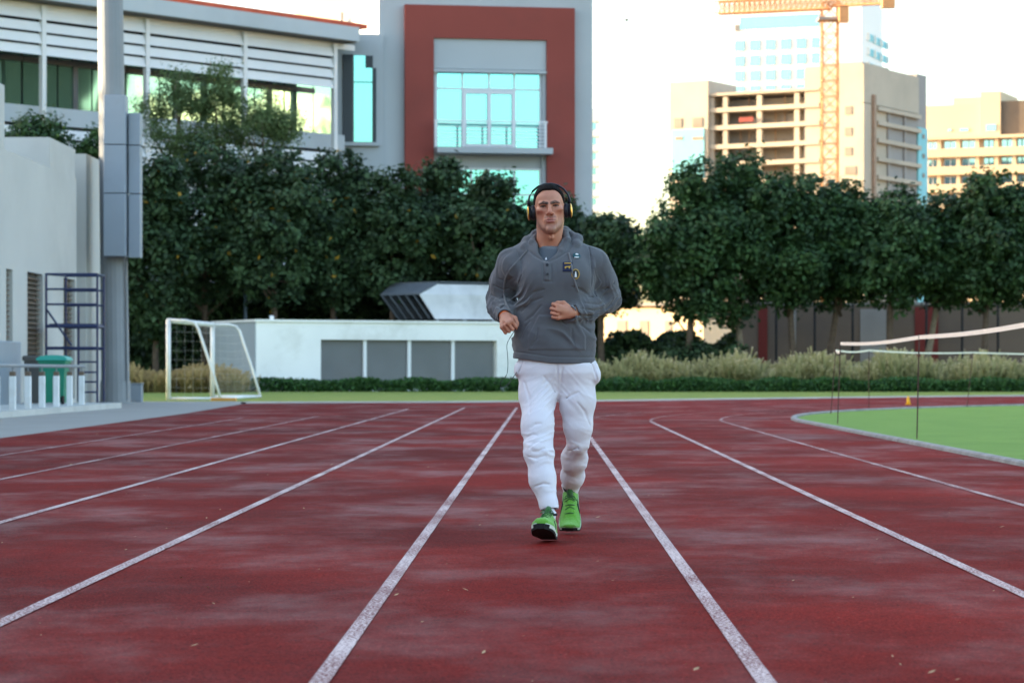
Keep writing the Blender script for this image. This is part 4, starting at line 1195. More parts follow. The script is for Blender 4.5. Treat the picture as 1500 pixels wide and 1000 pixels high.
def net(mb):
    sag = lambda s, t: 0.10 * math.sin(math.pi * s) * math.sin(math.pi * t)
    prof = [(0.0, 2.40), (0.55, 2.38), (0.86, 2.22), (1.05, 1.72), (1.33, 0.85), (1.55, 0.08)]
    ln = [0]
    for a, c in zip(prof[:-1], prof[1:]): ln.append(ln[-1] + math.dist(a, c))
    def pt(s, t):
        d = t * ln[-1]
        x = np.interp(d, ln, [q[0] for q in prof]); z = np.interp(d, ln, [q[1] for q in prof])
        b_ = GA + (GB - GA) * s
        return (b_[0] + x + sag(s, t), b_[1], z - sag(s, t) * 0.8)
    for i in range(25): mb.tube([pt(i / 24, t) for t in np.linspace(0, 1, 10)], 0.0020, 3, False)
    for j in range(13): mb.tube([pt(s, j / 12) for s in np.linspace(0, 1, 12)], 0.0020, 3, False)
    for p in (GA, GB):
        for i in range(9):
            z = 0.1 + 2.25 * i / 8
            xm = np.interp(-z, [-2.42, -2.2, -1.75, -0.85, -0.06], [0.6, 0.9, 1.05, 1.35, 1.58])
            mb.tube([(p[0], p[1], z), (p[0] + xm, p[1], z)], 0.0018, 3, False)
        for i in range(1, 6):
            x = 0.25 * i
            zm = np.interp(x, [0, 0.6, 0.9, 1.05, 1.35, 1.58], [2.42, 2.40, 2.2, 1.75, 0.85, 0.06])
            mb.tube([(p[0] + x, p[1], 0.06), (p[0] + x, p[1], zm)], 0.0018, 3, False)
part("net", "net_white", gl, net)
bd = ground(328, 587.5)
wb = MB(); wb.bbox(bd[0] - 0.36, bd[0] + 0.36, bd[1] - 0.2, bd[1] + 0.2, 0.013, 0.10, 0.012)
tag(wb.build("wooden_board", "timber"), "short orange-brown timber board on the path by the football goal", "board")

# white tape cordon on thin stakes along the infield edge
stk = [(4.68, 24.2, 1.36, 0.0), (4.70, 34.3, 1.34, 0.03), (4.75, 44.0, 1.36, 0.05), (5.75, 54.5, 1.34, 0.10), (7.25, 60.7, 1.34, 0.0), (10.1, 65.0, 1.32, 0.14), (16.5, 72.0, 1.32, 0.0)]
where = ["just outside the run of white tape nearest the runner", "carrying the joint of the white tape on the straight edge", "at the end corner of the white tape where it doubles back", "leaning at the tip of the infield beside the tape corner", "behind the tip of the infield under the lower tape", "leaning outwards under the lower tape round the bend", "far round the bend under the lower tape"]
tops = []
for (x, y, h, ln_), wh in zip(stk, where):
    s = MB(); s.tube([(x, y, 0.02), (x + ln_, y, h)], 0.009, 6)
    o = tag(s.build("stake", "stake_rust"), "thin rusty stake " + wh, "stake", "stakes carrying the white tape")
    tops.append(np.array((x + ln_, y, h)))
def tape(name, pts, label, w=0.05):
    V, Fc = [], []
    P = []
    for a, c in zip(pts[:-1], pts[1:]):
        for t in np.linspace(0, 1, 9)[:-1]:
            P.append(a + (c - a) * t + np.array((0, 0, -0.035 * math.sin(math.pi * t))))
    P.append(pts[-1])
    n = len(P)
    for off in (-0.003, 0.003):
        for p in P: V += [(p[0] + off, p[1], p[2] - w / 2), (p[0] + off, p[1], p[2] + w / 2)]
    for i in range(n - 1):
        a = 2 * i; b_ = 2 * n + a
        Fc += [(a, a + 2, a + 3, a + 1), (b_, b_ + 1, b_ + 3, b_ + 2), (a + 1, a + 3, b_ + 3, b_ + 1), (a, b_, b_ + 2, a + 2)]
    mb = MB(); mb.add(V, Fc)
    return tag(mb.build(name, "tape_white"), label, "tape", "tapes of the infield cordon")
dz = np.array((0, 0, -0.04))
tape("barrier_tape", [tops[0], tops[1] + dz, tops[2] + dz], "white barrier tape sagging between the stakes along the straight infield edge")
tape("barrier_tape", [tops[2] + dz * 4, tops[3] + dz * 1.2, tops[4], tops[5], tops[6]], "white barrier tape following the infield bend behind the near tape", 0.035)
cx_, cy2 = 9.45, 70.6
cn = thing("marker_cone", (cx_, cy2, 0.02), "small yellow marker cone on the far bend of the track", "cone")
part("body", "cone_yellow", cn, lambda mb: mb.lathe((cx_, cy2, 0.035), [(0.06, 0), (0.048, 0.06), (0.028, 0.17), (0.016, 0.2)], 14), True)
part("base", "cone_yellow", cn, lambda mb: mb.bbox(cx_ - 0.07, cx_ + 0.07, cy2 - 0.07, cy2 + 0.07, 0.02, 0.036, 0.006))
# slim blue-grey fence posts in the shade behind the cabin
for px, lb in ((361, "slim blue-grey post above the left end of the white cabin"), (491.5, "slim blue-grey post above the cabin's shutter panels")):
    x = (px - CX) / F * 127.0
    s = MB(); s.tube([(x, 126.6, 0), (x, 126.6, 5.2)], 0.085, 8); s.tube([(x, 126.6, 0), (x, 126.6, 0.04)], 0.2, 8); s.tube([(x, 126.6, 5.2), (x, 126.6, 5.28)], [0.1, 0.03], 8)
    tag(s.build("fence_post", "fence_blue"), lb, "post", "posts in the shade behind the cabin")
pv = CBF.p(CBF.u(398, -1.5), -1.5, 0)
s = MB(); s.tube([(pv[0], pv[1], zc + 0.1), (pv[0], pv[1], zc + 0.26)], 0.09, 10); s.tube([(pv[0], pv[1], zc + 0.26), (pv[0], pv[1], zc + 0.30)], [0.14, 0.05], 10)
tag(s.build("roof_vent", "cabin_white"), "small white vent cap on the cabin roof near its left corner", "vent")
# bird in the sky
bp_ = at(918, 30, 150)
bird = thing("bird", bp_, "small dark bird gliding in the bright sky gap", "bird")
part("body", "bird_brown", bird, lambda mb: mb.tube([bp_ + (0, -0.16, 0), bp_ + (0, -0.1, 0.01), bp_ + (0, 0.0, 0), bp_ + (0, 0.2, 0.0)], [0.03, 0.07, 0.075, 0.02], 8), True)
for s_ in (-1, 1):
    part("wing", "bird_brown", bird, lambda mb: mb.hexa([bp_ + (0.02 * s_, -0.10, -0.02), bp_ + (0.17 * s_, -0.12, 0.03), bp_ + (0.17 * s_, 0.02, 0.03), bp_ + (0.02 * s_, 0.10, -0.02),
                                                     bp_ + (0.02 * s_, -0.10, 0.035), bp_ + (0.34 * s_, -0.02, 0.06), bp_ + (0.33 * s_, 0.03, 0.06), bp_ + (0.02 * s_, 0.10, 0.035)]))
part("tail", "bird_brown", bird, lambda mb: mb.hexa([bp_ + (-0.02, 0.18, -0.005), bp_ + (0.02, 0.18, -0.005), bp_ + (0.05, 0.32, -0.005), bp_ + (-0.05, 0.32, -0.005),
                                                bp_ + (-0.02, 0.18, 0.006), bp_ + (0.02, 0.18, 0.006), bp_ + (0.05, 0.32, 0.004), bp_ + (-0.05, 0.32, 0.004)]))
# ------------------------------------------------------------------ the runner: implicit surfaces meshed with surface nets
def sdf_blocks(fn, lo, hi, h, nb=8, margin=1.35):
    lo = np.array(lo, np.float32); hi = np.array(hi, np.float32)
    n = np.ceil((hi - lo) / (h * nb)).astype(int)
    B = np.stack(np.meshgrid(*[np.arange(k) for k in n], indexing='ij'), -1).reshape(-1, 3)
    # two passes: coarse blocks, then the ones near the surface
    cen = lo + (B + 0.5) * nb * h
    d = fn(cen.astype(np.float32))
    B = B[np.abs(d) < nb * h * 0.866 * margin + 0.006]
    g = np.arange(nb + 1)
    off = np.stack(np.meshgrid(g, g, g, indexing='ij'), -1).reshape(-1, 3)
    D = np.empty((len(B), nb + 1, nb + 1, nb + 1), np.float32)
    step = 600
    for s in range(0, len(B), step):
        P = (lo + ((B[s:s + step, None, :] * nb + off[None]) * h)).reshape(-1, 3).astype(np.float32)
        D[s:s + step] = fn(P).reshape(-1, nb + 1, nb + 1, nb + 1)
    N = (n * nb + 2).astype(np.int64)
    gid = lambda I: (I[..., 0] * N[1] + I[..., 1]) * N[2] + I[..., 2]
    S = D < 0
    cnt = sum(S[:, a:nb + a, b:nb + b, c:nb + c].astype(np.int8) for a in (0, 1) for b in (0, 1) for c in (0, 1))
    act = np.argwhere((cnt > 0) & (cnt < 8))
    bi, I = act[:, 0], act[:, 1:]
    acc = np.zeros((len(act), 3), np.float32); num = np.zeros(len(act), np.float32)
    cs = [(a, b, c) for a in (0, 1) for b in (0, 1) for c in (0, 1)]
    for ca in cs:
        for ax in range(3):
            if ca[ax]: continue
            cb_ = list(ca); cb_[ax] = 1
            da = D[bi, I[:, 0] + ca[0], I[:, 1] + ca[1], I[:, 2] + ca[2]]
            db = D[bi, I[:, 0] + cb_[0], I[:, 1] + cb_[1], I[:, 2] + cb_[2]]
            m = (da < 0) != (db < 0)
            t = np.where(m, da / np.where(m, da - db, 1), 0)
            p = np.array(ca, np.float32)[None].repeat(len(act), 0); p[:, ax] += t
            acc[m] += p[m]; num += m
    G = B[bi] * nb + I
    V = lo + (G + acc / num[:, None]) * h
    ids = gid(G.astype(np.int64))
    order = np.argsort(ids); sid = ids[order]
    Q = []
    for ax in range(3):
        sl0 = [slice(None), slice(0, nb), slice(0, nb), slice(0, nb)]
        sl1 = list(sl0); sl1[ax + 1] = slice(1, nb + 1)
        s0, s1 = S[tuple(sl0)], S[tuple(sl1)]
        e = np.argwhere(s0 != s1)
        if not len(e): continue
        flip = s0[e[:, 0], e[:, 1], e[:, 2], e[:, 3]]
        g0 = (B[e[:, 0]] * nb + e[:, 1:]).astype(np.int64)
        u, w = [(1, 2), (2, 0), (0, 1)][ax]
        qs = []
        for (du, dw) in ((-1, -1), (0, -1), (0, 0), (-1, 0)):
            q = g0.copy(); q[:, u] += du; q[:, w] += dw
            qs.append(gid(q))
        qs = np.stack(qs, 1)
        k = np.clip(np.searchsorted(sid, qs), 0, len(sid) - 1)
        ok = (sid[k] == qs).all(1)
        f = order[k]
        f[~flip] = f[~flip][:, ::-1]
        Q.append(f[ok])
    return V, np.concatenate(Q)

f32 = np.float32
def smin(a, b, k):
    h = np.clip(0.5 + 0.5 * (b - a) / k, 0, 1)
    return b + (a - b) * h - k * h * (1 - h)
def smax(a, b, k): return -smin(-a, -b, k)
def sph(P, c, r): return np.linalg.norm(P - np.array(c, f32), axis=1) - r
def ell(P, c, r):
    r = np.array(r, f32)
    q = (P - np.array(c, f32)) / r
    k0 = np.linalg.norm(q, axis=1); k1 = np.linalg.norm(q / r, axis=1)
    return k0 * (k0 - 1.0) / np.maximum(k1, 1e-6)
def cone(P, a, b, ra, rb):
    a = np.array(a, f32); b = np.array(b, f32)
    ba = b - a
    t = np.clip(((P - a) @ ba) / max(float(ba @ ba), 1e-9), 0, 1)
    return np.linalg.norm(P - a - t[:, None] * ba, axis=1) - (ra + (rb - ra) * t)
def chain(P, pts, rs, k=0.02):
    d = None
    for i in range(len(pts) - 1):
        e = cone(P, pts[i], pts[i + 1], rs[i], rs[i + 1])
        d = e if d is None else smin(d, e, k)
    return d
def loft(P, Z, CXs, CYs, A, Bs, p=2.3):   # stacked ellipses along z
    z = P[:, 2]
    zt_ = np.linspace(Z[0], Z[-1], 160)
    sm = lambda Y: np.interp(z, zt_, np.convolve(np.pad(np.interp(zt_, Z, Y), 9, mode='edge'), np.hanning(19) / np.hanning(19).sum(), 'valid'))
    cx, cy, a, b = sm(CXs), sm(CYs), sm(A), sm(Bs)
    q = (np.abs((P[:, 0] - cx) / a) ** p + np.abs((P[:, 1] - cy) / b) ** p) ** (1 / p)
    d = (q - 1) * np.minimum(a, b)
    return smax(smax(d, z - Z[-1], 0.02), Z[0] - z, 0.004)
def vnoise(P, s):
    s = np.array(s, f32) if hasattr(s, '__len__') else f32(s)
    q = P * s + 37.7
    i = np.floor(q).astype(np.int64); f = (q - i).astype(f32); f = f * f * (3 - 2 * f)
    def hsh(x, y, z):
        n = (x * 374761393 + y * 668265263 + z * 2147483647) & 0xffffffff
        n = ((n ^ (n >> 13)) * 1274126177) & 0xffffffff
        return ((n ^ (n >> 16)) & 0xffff).astype(f32) / 65535.0
    r = 0
    for a in (0, 1):
        for b in (0, 1):
            for c in (0, 1):
                w = (f[:, 0] if a else 1 - f[:, 0]) * (f[:, 1] if b else 1 - f[:, 1]) * (f[:, 2] if c else 1 - f[:, 2])
                r = r + w * hsh(i[:, 0] + a, i[:, 1] + b, i[:, 2] + c)
    return r * 2 - 1
def boxed(fn, lo, hi, pad=0.05):
    """evaluate fn only near its bounding box"""
    lo = np.array(lo, f32); hi = np.array(hi, f32)
    def g(P):
        q = np.maximum(np.maximum(lo - P, P - hi), 0)
        dist = np.linalg.norm(q, axis=1)
        m = dist < pad
        d = dist + 0.02
        if m.any(): d[m] = fn(P[m])
        return d
    return g
def union(fns, k):
    def g(P):
        d = None
        for f in fns:
            e = f(P); d = e if d is None else smin(d, e, k)
        return d
    return g

PX, PY = 0.06, 14.05
def L(px, py, y):                         # photo pixel at local depth y -> point in the runner's own coordinates
    Yw = PY + y
    return np.array(((px - CX) / F * Yw - PX, y, CH + (CY - py) / F * Yw - 0.02), f32)
# The track surface lies 2 cm above the ground sheet, so the runner stands at z = 0.02.
person = thing("person", (PX, PY, 0.02), "man in grey hoodie and white sweatpants jogging towards the viewer on the track", "person")
def person_part(name, V, Q, m, parent=None, attrs=None, smooth=True):
    me = new_mesh(name, np.asarray(V) + np.array((PX, PY, 0.02)), quads=Q, smooth=smooth, attrs=attrs)
    return link(name, me, m, parent or person)

# ---- head frame: tilted a little, face towards -y
HC = L(805, 306.4, -0.045)
tilt = math.radians(-4.0); pitch = math.radians(4.0); yaw = math.radians(0.0)
Rm = np.array(Matrix.Rotation(tilt, 3, 'Y') @ Matrix.Rotation(-pitch, 3, 'X') @ Matrix.Rotation(yaw, 3, 'Z'), f32)
def to_head(P): return (P - HC) @ Rm
def from_head(Q): return np.asarray(Q, f32) @ Rm.T + HC
def mirx(P):
    Q = P.copy(); Q[:, 0] = np.abs(Q[:, 0]); return Q
def head_sdf(Pw):
    P = to_head(Pw); M = mirx(P)
    d = ell(P, (0, 0.022, 0.034), (0.0765, 0.098, 0.090))
    d = smin(d, ell(P, (0, -0.020, 0.045), (0.067, 0.068, 0.066)), 0.02)       # forehead
    fz_ = [-0.131, -0.126, -0.116, -0.104, -0.085, -0.060, -0.030, 0.0, 0.03, 0.06, 0.09]
    fc = loft(P, fz_, [0.0] * 11, [0.010] * 11, [0.016, 0.028, 0.040, 0.0520, 0.0625, 0.0700, 0.0735, 0.0750, 0.0738, 0.069, 0.05],
              [0.082, 0.091, 0.097, 0.097, 0.093, 0.092, 0.091, 0.089, 0.090, 0.088, 0.06], 2.25)
    fc = smax(fc, P[:, 1] - 0.045, 0.02)
    d = smin(d, fc, 0.012)
    d = smin(d, ell(P, (0, -0.078, -0.113), (0.021, 0.016, 0.0155)), 0.012)      # chin
    d = smin(d, ell(M, (0.047, -0.056, -0.012), (0.020, 0.020, 0.014)), 0.022)  # cheekbones
    d = smax(d, -ell(M, (0.060, -0.080, -0.060), (0.022, 0.030, 0.030)), 0.03)   # hollow of the cheek
    d = smin(d, cone(M, (0.012, -0.0870, 0.0185), (0.046, -0.072, 0.0215), 0.0105, 0.0095), 0.012)  # brow ridge
    d = smax(d, -ell(M, (0.033, -0.104, 0.0045), (0.021, 0.027, 0.0125)), 0.009) # eye sockets
    d = smin(d, sph(M, (0.0325, -0.0665, 0.0050), 0.0135), 0.003)               # lids over the eyeballs
    d = smin(d, cone(M, (0.022, -0.0815, 0.0108), (0.044, -0.0745, 0.0112), 0.0032, 0.0026), 0.003) # upper lid fold
    d = smin(d, cone(P, (0, -0.082, 0.016), (0, -0.109, -0.027), 0.0075, 0.0105), 0.010)          # nose bridge
    d = smin(d, ell(P, (0, -0.108, -0.031), (0.0125, 0.012, 0.0095)), 0.007)
    d = smin(d, ell(M, (0.0145, -0.094, -0.0345), (0.0085, 0.0115, 0.0075)), 0.006)
    d = smax(d, -ell(M, (0.0065, -0.108, -0.0425), (0.0042, 0.0065, 0.0036)), 0.002)              # nostrils
    d = smin(d, ell(P, (0, -0.070, -0.064), (0.034, 0.020, 0.024)), 0.014)       # muzzle
    d = smax(d, -cone(P, (0, -0.099, -0.046), (0, -0.099, -0.058), 0.003, 0.004), 0.004)          # philtrum
    d = smin(d, chain(M, [(0, -0.0925, -0.0625), (0.010, -0.092, -0.0612), (0.027, -0.080, -0.0665)], [0.0058, 0.0058, 0.0026], 0.003), 0.004)
    d = smin(d, chain(M, [(0, -0.0915, -0.0745), (0.012, -0.0895, -0.0738), (0.025, -0.080, -0.0685)], [0.0070, 0.0065, 0.0028], 0.003), 0.004)
    d = smax(d, -chain(M, [(0, -0.0985, -0.0682), (0.014, -0.0955, -0.0680), (0.028, -0.084, -0.0672)], [0.0016, 0.0016, 0.0012], 0.002), 0.002)
    d = smax(d, -cone(M, (0, -0.094, -0.0895), (0.014, -0.088, -0.0895), 0.006, 0.004), 0.010)     # crease above the chin
    d = smin(d, ell(M, (0.079, 0.018, -0.008), (0.010, 0.024, 0.031)), 0.006)   # ears
    return d
NB = L(804, 362, 0.02)
def neck_sdf(P):
    top = from_head([[0, 0.022, -0.055]])[0]
    d = cone(P, top, NB, 0.062, 0.068)
    for s in (-1, 1):
        a = from_head([[0.054 * s, 0.03, -0.06]])[0]; b = L(804 + 10 * s, 368, -0.045)
        d = smin(d, cone(P, a, b, 0.014, 0.011), 0.022)
    adam = from_head([[0, -0.032, -0.150]])[0]
    d = smin(d, sph(P, adam + np.array((0, 0.006, 0), f32), 0.010), 0.03)
    return smin(d, cone(P, NB + np.array((-0.10, 0.01, -0.045), f32), NB + np.array((0.10, 0.01, -0.045), f32), 0.05, 0.05), 0.04)

# ---- arms and hands
SR, ER, WR = L(751, 388, 0.0), L(733, 438, 0.17), L(739, 462.5, -0.075)
SL, EL, WL = L(870, 386, 0.0), L(889, 440, 0.10), L(838, 458, -0.155)
def unit(v): v = np.array(v, float); return v / np.linalg.norm(v)
def hand(W, E, f, t, side):
    f = unit(f); t = np.array(t, float); t = unit(t - f * (t @ f))
    n = np.cross(f, t) * side
    Pt = lambda a, b, c: (W + f * a + t * b + n * c).astype(f32)
    K = [Pt(0.083, 0.031, 0.008), Pt(0.088, 0.010, 0.013), Pt(0.084, -0.011, 0.011), Pt(0.076, -0.030, 0.005)]
    fingers = []
    for i, k in enumerate(K):
        s = [1.0, 1.06, 1.0, 0.86][i]
        spread = t * [0.002, 0.0005, -0.0005, -0.003][i]
        p1 = k + (f * 0.016 - n * 0.034) * s + spread
        p2 = p1 + (-f * 0.022 - n * 0.012) * s
        p3 = p2 + (-f * 0.014 + n * 0.008) * s
        fingers.append(([k, p1.astype(f32), p2.astype(f32), p3.astype(f32)], [0.0102, 0.0094, 0.0088, 0.0078]))
    th = ([Pt(0.018, 0.022, -0.006), Pt(0.046, 0.044, -0.018), Pt(0.072, 0.040, -0.032), Pt(0.088, 0.022, -0.042)], [0.0150, 0.0118, 0.0102, 0.0082])
    def fn(P):
        d = cone(P, (W + (E - W) * 0.2).astype(f32), Pt(0.012, 0, 0), 0.027, 0.025)
        d = smin(d, cone(P, Pt(0.012, 0.014, 0.0), K[0], 0.017, 0.0135), 0.015)
        d = smin(d, cone(P, Pt(0.012, 0.0, 0.0), K[1], 0.017, 0.013), 0.015)
        d = smin(d, cone(P, Pt(0.012, -0.012, 0.0), K[3], 0.017, 0.0125), 0.015)
        d = smin(d, ell(P, Pt(0.048, 0.0, -0.006), (0.022, 0.022, 0.022)), 0.02)
        for pts, rs in fingers:
            e = None
            for j in range(3):
                c = cone(P, pts[j], pts[j + 1], rs[j], rs[j + 1]); e = c if e is None else smin(e, c, 0.004)
            d = smin(d, e, 0.0035)
        e = None
        for j in range(3):
            c = cone(P, th[0][j], th[0][j + 1], th[1][j], th[1][j + 1]); e = c if e is None else smin(e, c, 0.006)
        return smin(d, e, 0.006)
    return fn, Pt
hR, PtR = hand(WR.astype(float), ER.astype(float), (0.20, -0.78, -0.60), (0.80, -0.25, 0.55), 1)
hL, PtL = hand(WL.astype(float), EL.astype(float), (-0.92, -0.38, 0.06), (0.05, -0.20, 1.0), -1)
arms = lambda P: np.minimum(chain(P, [SR, ER, WR], [0.055, 0.042, 0.027], 0.03), chain(P, [SL, EL, WL], [0.055, 0.042, 0.027], 0.03))
HIPR, KR, AR = L(788, 560, 0.0), L(788, 655, -0.19), L(805, 740, -0.282)
HIPL, KL, AL = L(845, 560, 0.0), L(846, 646, 0.03), L(836, 712, 0.35)
def lower_body(P):
    d = loft(P, [0.86, 0.95, 1.10, 1.30, 1.42, 1.48], [0.0] * 6, [0.01] * 6, [0.15, 0.155, 0.15, 0.165, 0.16, 0.09], [0.09, 0.095, 0.10, 0.11, 0.09, 0.06])
    for (h_, k_, a_) in ((HIPR, KR, AR), (HIPL, KL, AL)):
        d = smin(d, chain(P, [h_, k_, a_], [0.075, 0.042, 0.024], 0.03), 0.04)
    return d
def bb(*pts, r=0.1):
    A = np.array(pts); return A.min(0) - r, A.max(0) + r
body_fn = union([boxed(head_sdf, *bb(HC, r=0.15), pad=0.06), boxed(neck_sdf, *bb(NB, HC, r=0.17)),
                 boxed(hR, *bb(WR, r=0.13), pad=0.03), boxed(hL, *bb(WL, r=0.13), pad=0.03),
                 boxed(arms, *bb(SR, ER, WR, SL, EL, WL, r=0.08)), boxed(lower_body, (-0.25, -0.5, 0.0), (0.28, 0.6, 1.5))], 0.004)
V, Q = sdf_blocks(body_fn, (-0.42, -0.42, 0.05), (0.42, 0.5, 1.86), 0.003)
# skin colour, lips, brows, stubble, eyes as an attribute
H = to_head(V.astype(f32)); ax_ = np.abs(H[:, 0])
skin = np.tile(np.array(lin((190, 130, 106)), f32), (len(V), 1))
skin *= (1 + 0.06 * vnoise(V.astype(f32), 60) + 0.05 * vnoise(V.astype(f32), 18))[:, None]
def paint(mask, col):
    global skin
    m = np.clip(mask, 0, 1)[:, None]; skin = skin * (1 - m) + np.array(lin(col), f32) * m
def soft(d, w): return np.clip(0.5 - d / w, 0, 1)
face = (H[:, 1] < -0.02) & (H[:, 2] > -0.15)
redness = soft(ell(mirx(H), (0.045, -0.07, -0.03), (0.026, 0.04, 0.022)), 0.03) * 0.35
paint(redness, (190, 112, 92))
paint(soft(ell(H, (0, -0.11, -0.03), (0.018, 0.03, 0.016)), 0.012) * 0.35, (184, 104, 86))
neckm = np.clip((-H[:, 2] - 0.125) / 0.03, 0, 1) * (V[:, 2] > 1.3)
paint(neckm * 0.45, (176, 104, 74))
# stubble: beard area and moustache
st_ = soft(-H[:, 2] - 0.132, 0.02) * soft(H[:, 2] + 0.078, 0.03) * face
ms = soft(ell(mirx(H), (0.014, -0.09, -0.0515), (0.022, 0.03, 0.0075)), 0.006) * face
sides = soft(ell(mirx(H), (0.062, -0.01, -0.07), (0.022, 0.05, 0.05)), 0.03)
sp = 0.75 + 0.35 * vnoise(V.astype(f32), 300)
paint(np.clip(st_ * 0.48 * sp, 0, 1), (96, 78, 74)); paint(np.clip(ms * 0.55 * sp, 0, 1), (80, 62, 58)); paint(sides * 0.25 * sp, (112, 88, 80))
# lips
lm = np.minimum(soft(chain(mirx(H), [(0, -0.0925, -0.0622), (0.010, -0.092, -0.0610), (0.027, -0.080, -0.0665)], [0.0062, 0.0062, 0.003], 0.003), 0.003)
                + soft(chain(mirx(H), [(0, -0.0915, -0.0750), (0.012, -0.0895, -0.0742), (0.025, -0.080, -0.0685)], [0.0074, 0.0068, 0.003], 0.003), 0.003), 1)
paint(lm * 0.9, (166, 94, 90))
paint(soft(chain(mirx(H), [(0, -0.097, -0.0682), (0.014, -0.094, -0.0680), (0.028, -0.082, -0.0672)], [0.0017, 0.0017, 0.0013], 0.002), 0.0022), (92, 46, 44))
# brows
Mh = mirx(H)
bw_ = chain(Mh * np.array((1, 0.3, 1), f32), [(0.012, -0.026, 0.0190), (0.030, -0.025, 0.0245), (0.050, -0.021, 0.0190)], [0.0080, 0.0076, 0.0040], 0.004)
paint(soft(bw_, 0.004) * face * (0.85 + 0.3 * vnoise(V.astype(f32), 260)), (22, 16, 15))
# eyes: lash line and whites painted darker for the shade in the sockets, iris
ex, ez = Mh[:, 0] - 0.0325, H[:, 2] - 0.0052
eye = soft(np.sqrt((ex / 0.0135) ** 2 + (ez / 0.0044) ** 2) * 0.005 - 0.005, 0.0022) * face
paint(eye, (120, 98, 90))
paint(soft(np.sqrt(ex ** 2 + (ez - 0.001) ** 2) - 0.0062, 0.002) * (eye > 0.3), (40, 28, 22))
lash = soft(np.abs(ez - 0.0042 + 18 * ex ** 2) - 0.0028, 0.002) * soft(np.abs(ex) - 0.0155, 0.003) * face
paint(lash, (36, 24, 22))
paint(soft(ell(Mh, (0.0325, -0.085, -0.004), (0.017, 0.02, 0.008)), 0.008) * 0.22 * face, (120, 74, 62))
body = person_part("body", V, Q, None, attrs={"Col": skin})
m = mat("skin", (1, 1, 1), 0.50, var=0.03, scale=30, bump=0.06, bscale=240, spec=0.4, attr="Col")
m.node_tree.nodes["Principled BSDF"].inputs["Subsurface Weight"].default_value = 0.10
m.node_tree.nodes["Principled BSDF"].inputs["Subsurface Radius"].default_value = (0.012, 0.005, 0.003)
body.data.materials.append(m)

# ---- hair: short, dark, faded at the sides
mat("hair", lin((18, 14, 13)), 0.8, var=0.35, scale=180, bump=0.6, bscale=220, spec=0.12)
def hair_sdf(Pw):
    P = to_head(Pw)
    th = np.interp(P[:, 2], [-0.02, 0.03, 0.08, 0.13], [0.002, 0.0035, 0.007, 0.010]).astype(f32)
    d = smin(ell(P, (0, 0.022, 0.034), (0.0765, 0.098, 0.090)), ell(P, (0, -0.022, 0.045), (0.066, 0.068, 0.066)), 0.02)
    d = d - th - 0.0022 * vnoise(P, (260, 260, 90)) * (th / 0.012)
    line = np.interp(P[:, 1], [-0.12, -0.075, -0.056, -0.040, -0.015, 0.02, 0.06, 0.12], [0.108, 0.0955, 0.078, 0.042, -0.004, -0.03, -0.05, -0.06])
    line = line + 0.004 * vnoise(P, (90, 90, 10)) - 0.006 * np.exp(-(P[:, 0] / 0.02) ** 2)
    return smax(d, (line - P[:, 2]) * 0.7, 0.004)
V, Q = sdf_blocks(hair_sdf, HC - 0.16, HC + 0.17, 0.0028)
person_part("hair", V, Q, "hair")

def on_surface(px, py, y0=-0.32, fn=None, out=0.0):
    """first surface point along the sight line of a pixel"""
    ysamp = np.linspace(y0, 0.1, 500)
    P = np.array([L(px, py, y) for y in ysamp], f32)
    dd = (fn or hoodie_sdf)(P)
    i = int(np.argmax(dd < 0))
    return P[i] + np.array((0, -out, 0), f32)

def carve(base, lines, r0, k):
    """press creases and seams into a cloth along lines given in photo pixels"""
    cuts = []
    for ln in lines:
        r = ln[0] if not hasattr(ln[0], '__len__') else r0
        pts = [on_surface(px, py, fn=base, y0=-0.42) for (px, py) in (ln[1:] if not hasattr(ln[0], '__len__') else ln)]
        rs = [r * 0.35] + [r] * (len(pts) - 2) + [r * 0.35] if len(pts) > 2 else [r * 0.8, r * 0.5]
        A = np.array(pts)
        cuts.append((A.min(0) - 0.03, A.max(0) + 0.03, pts, rs))
    def g(P):
        d = base(P)
        for lo, hi, pts, rs in cuts:
            m = ((P > lo) & (P < hi)).all(1)
            if m.any(): d[m] = smax(d[m], -chain(P[m], pts, rs, 0.004), k)
        return d
    return g
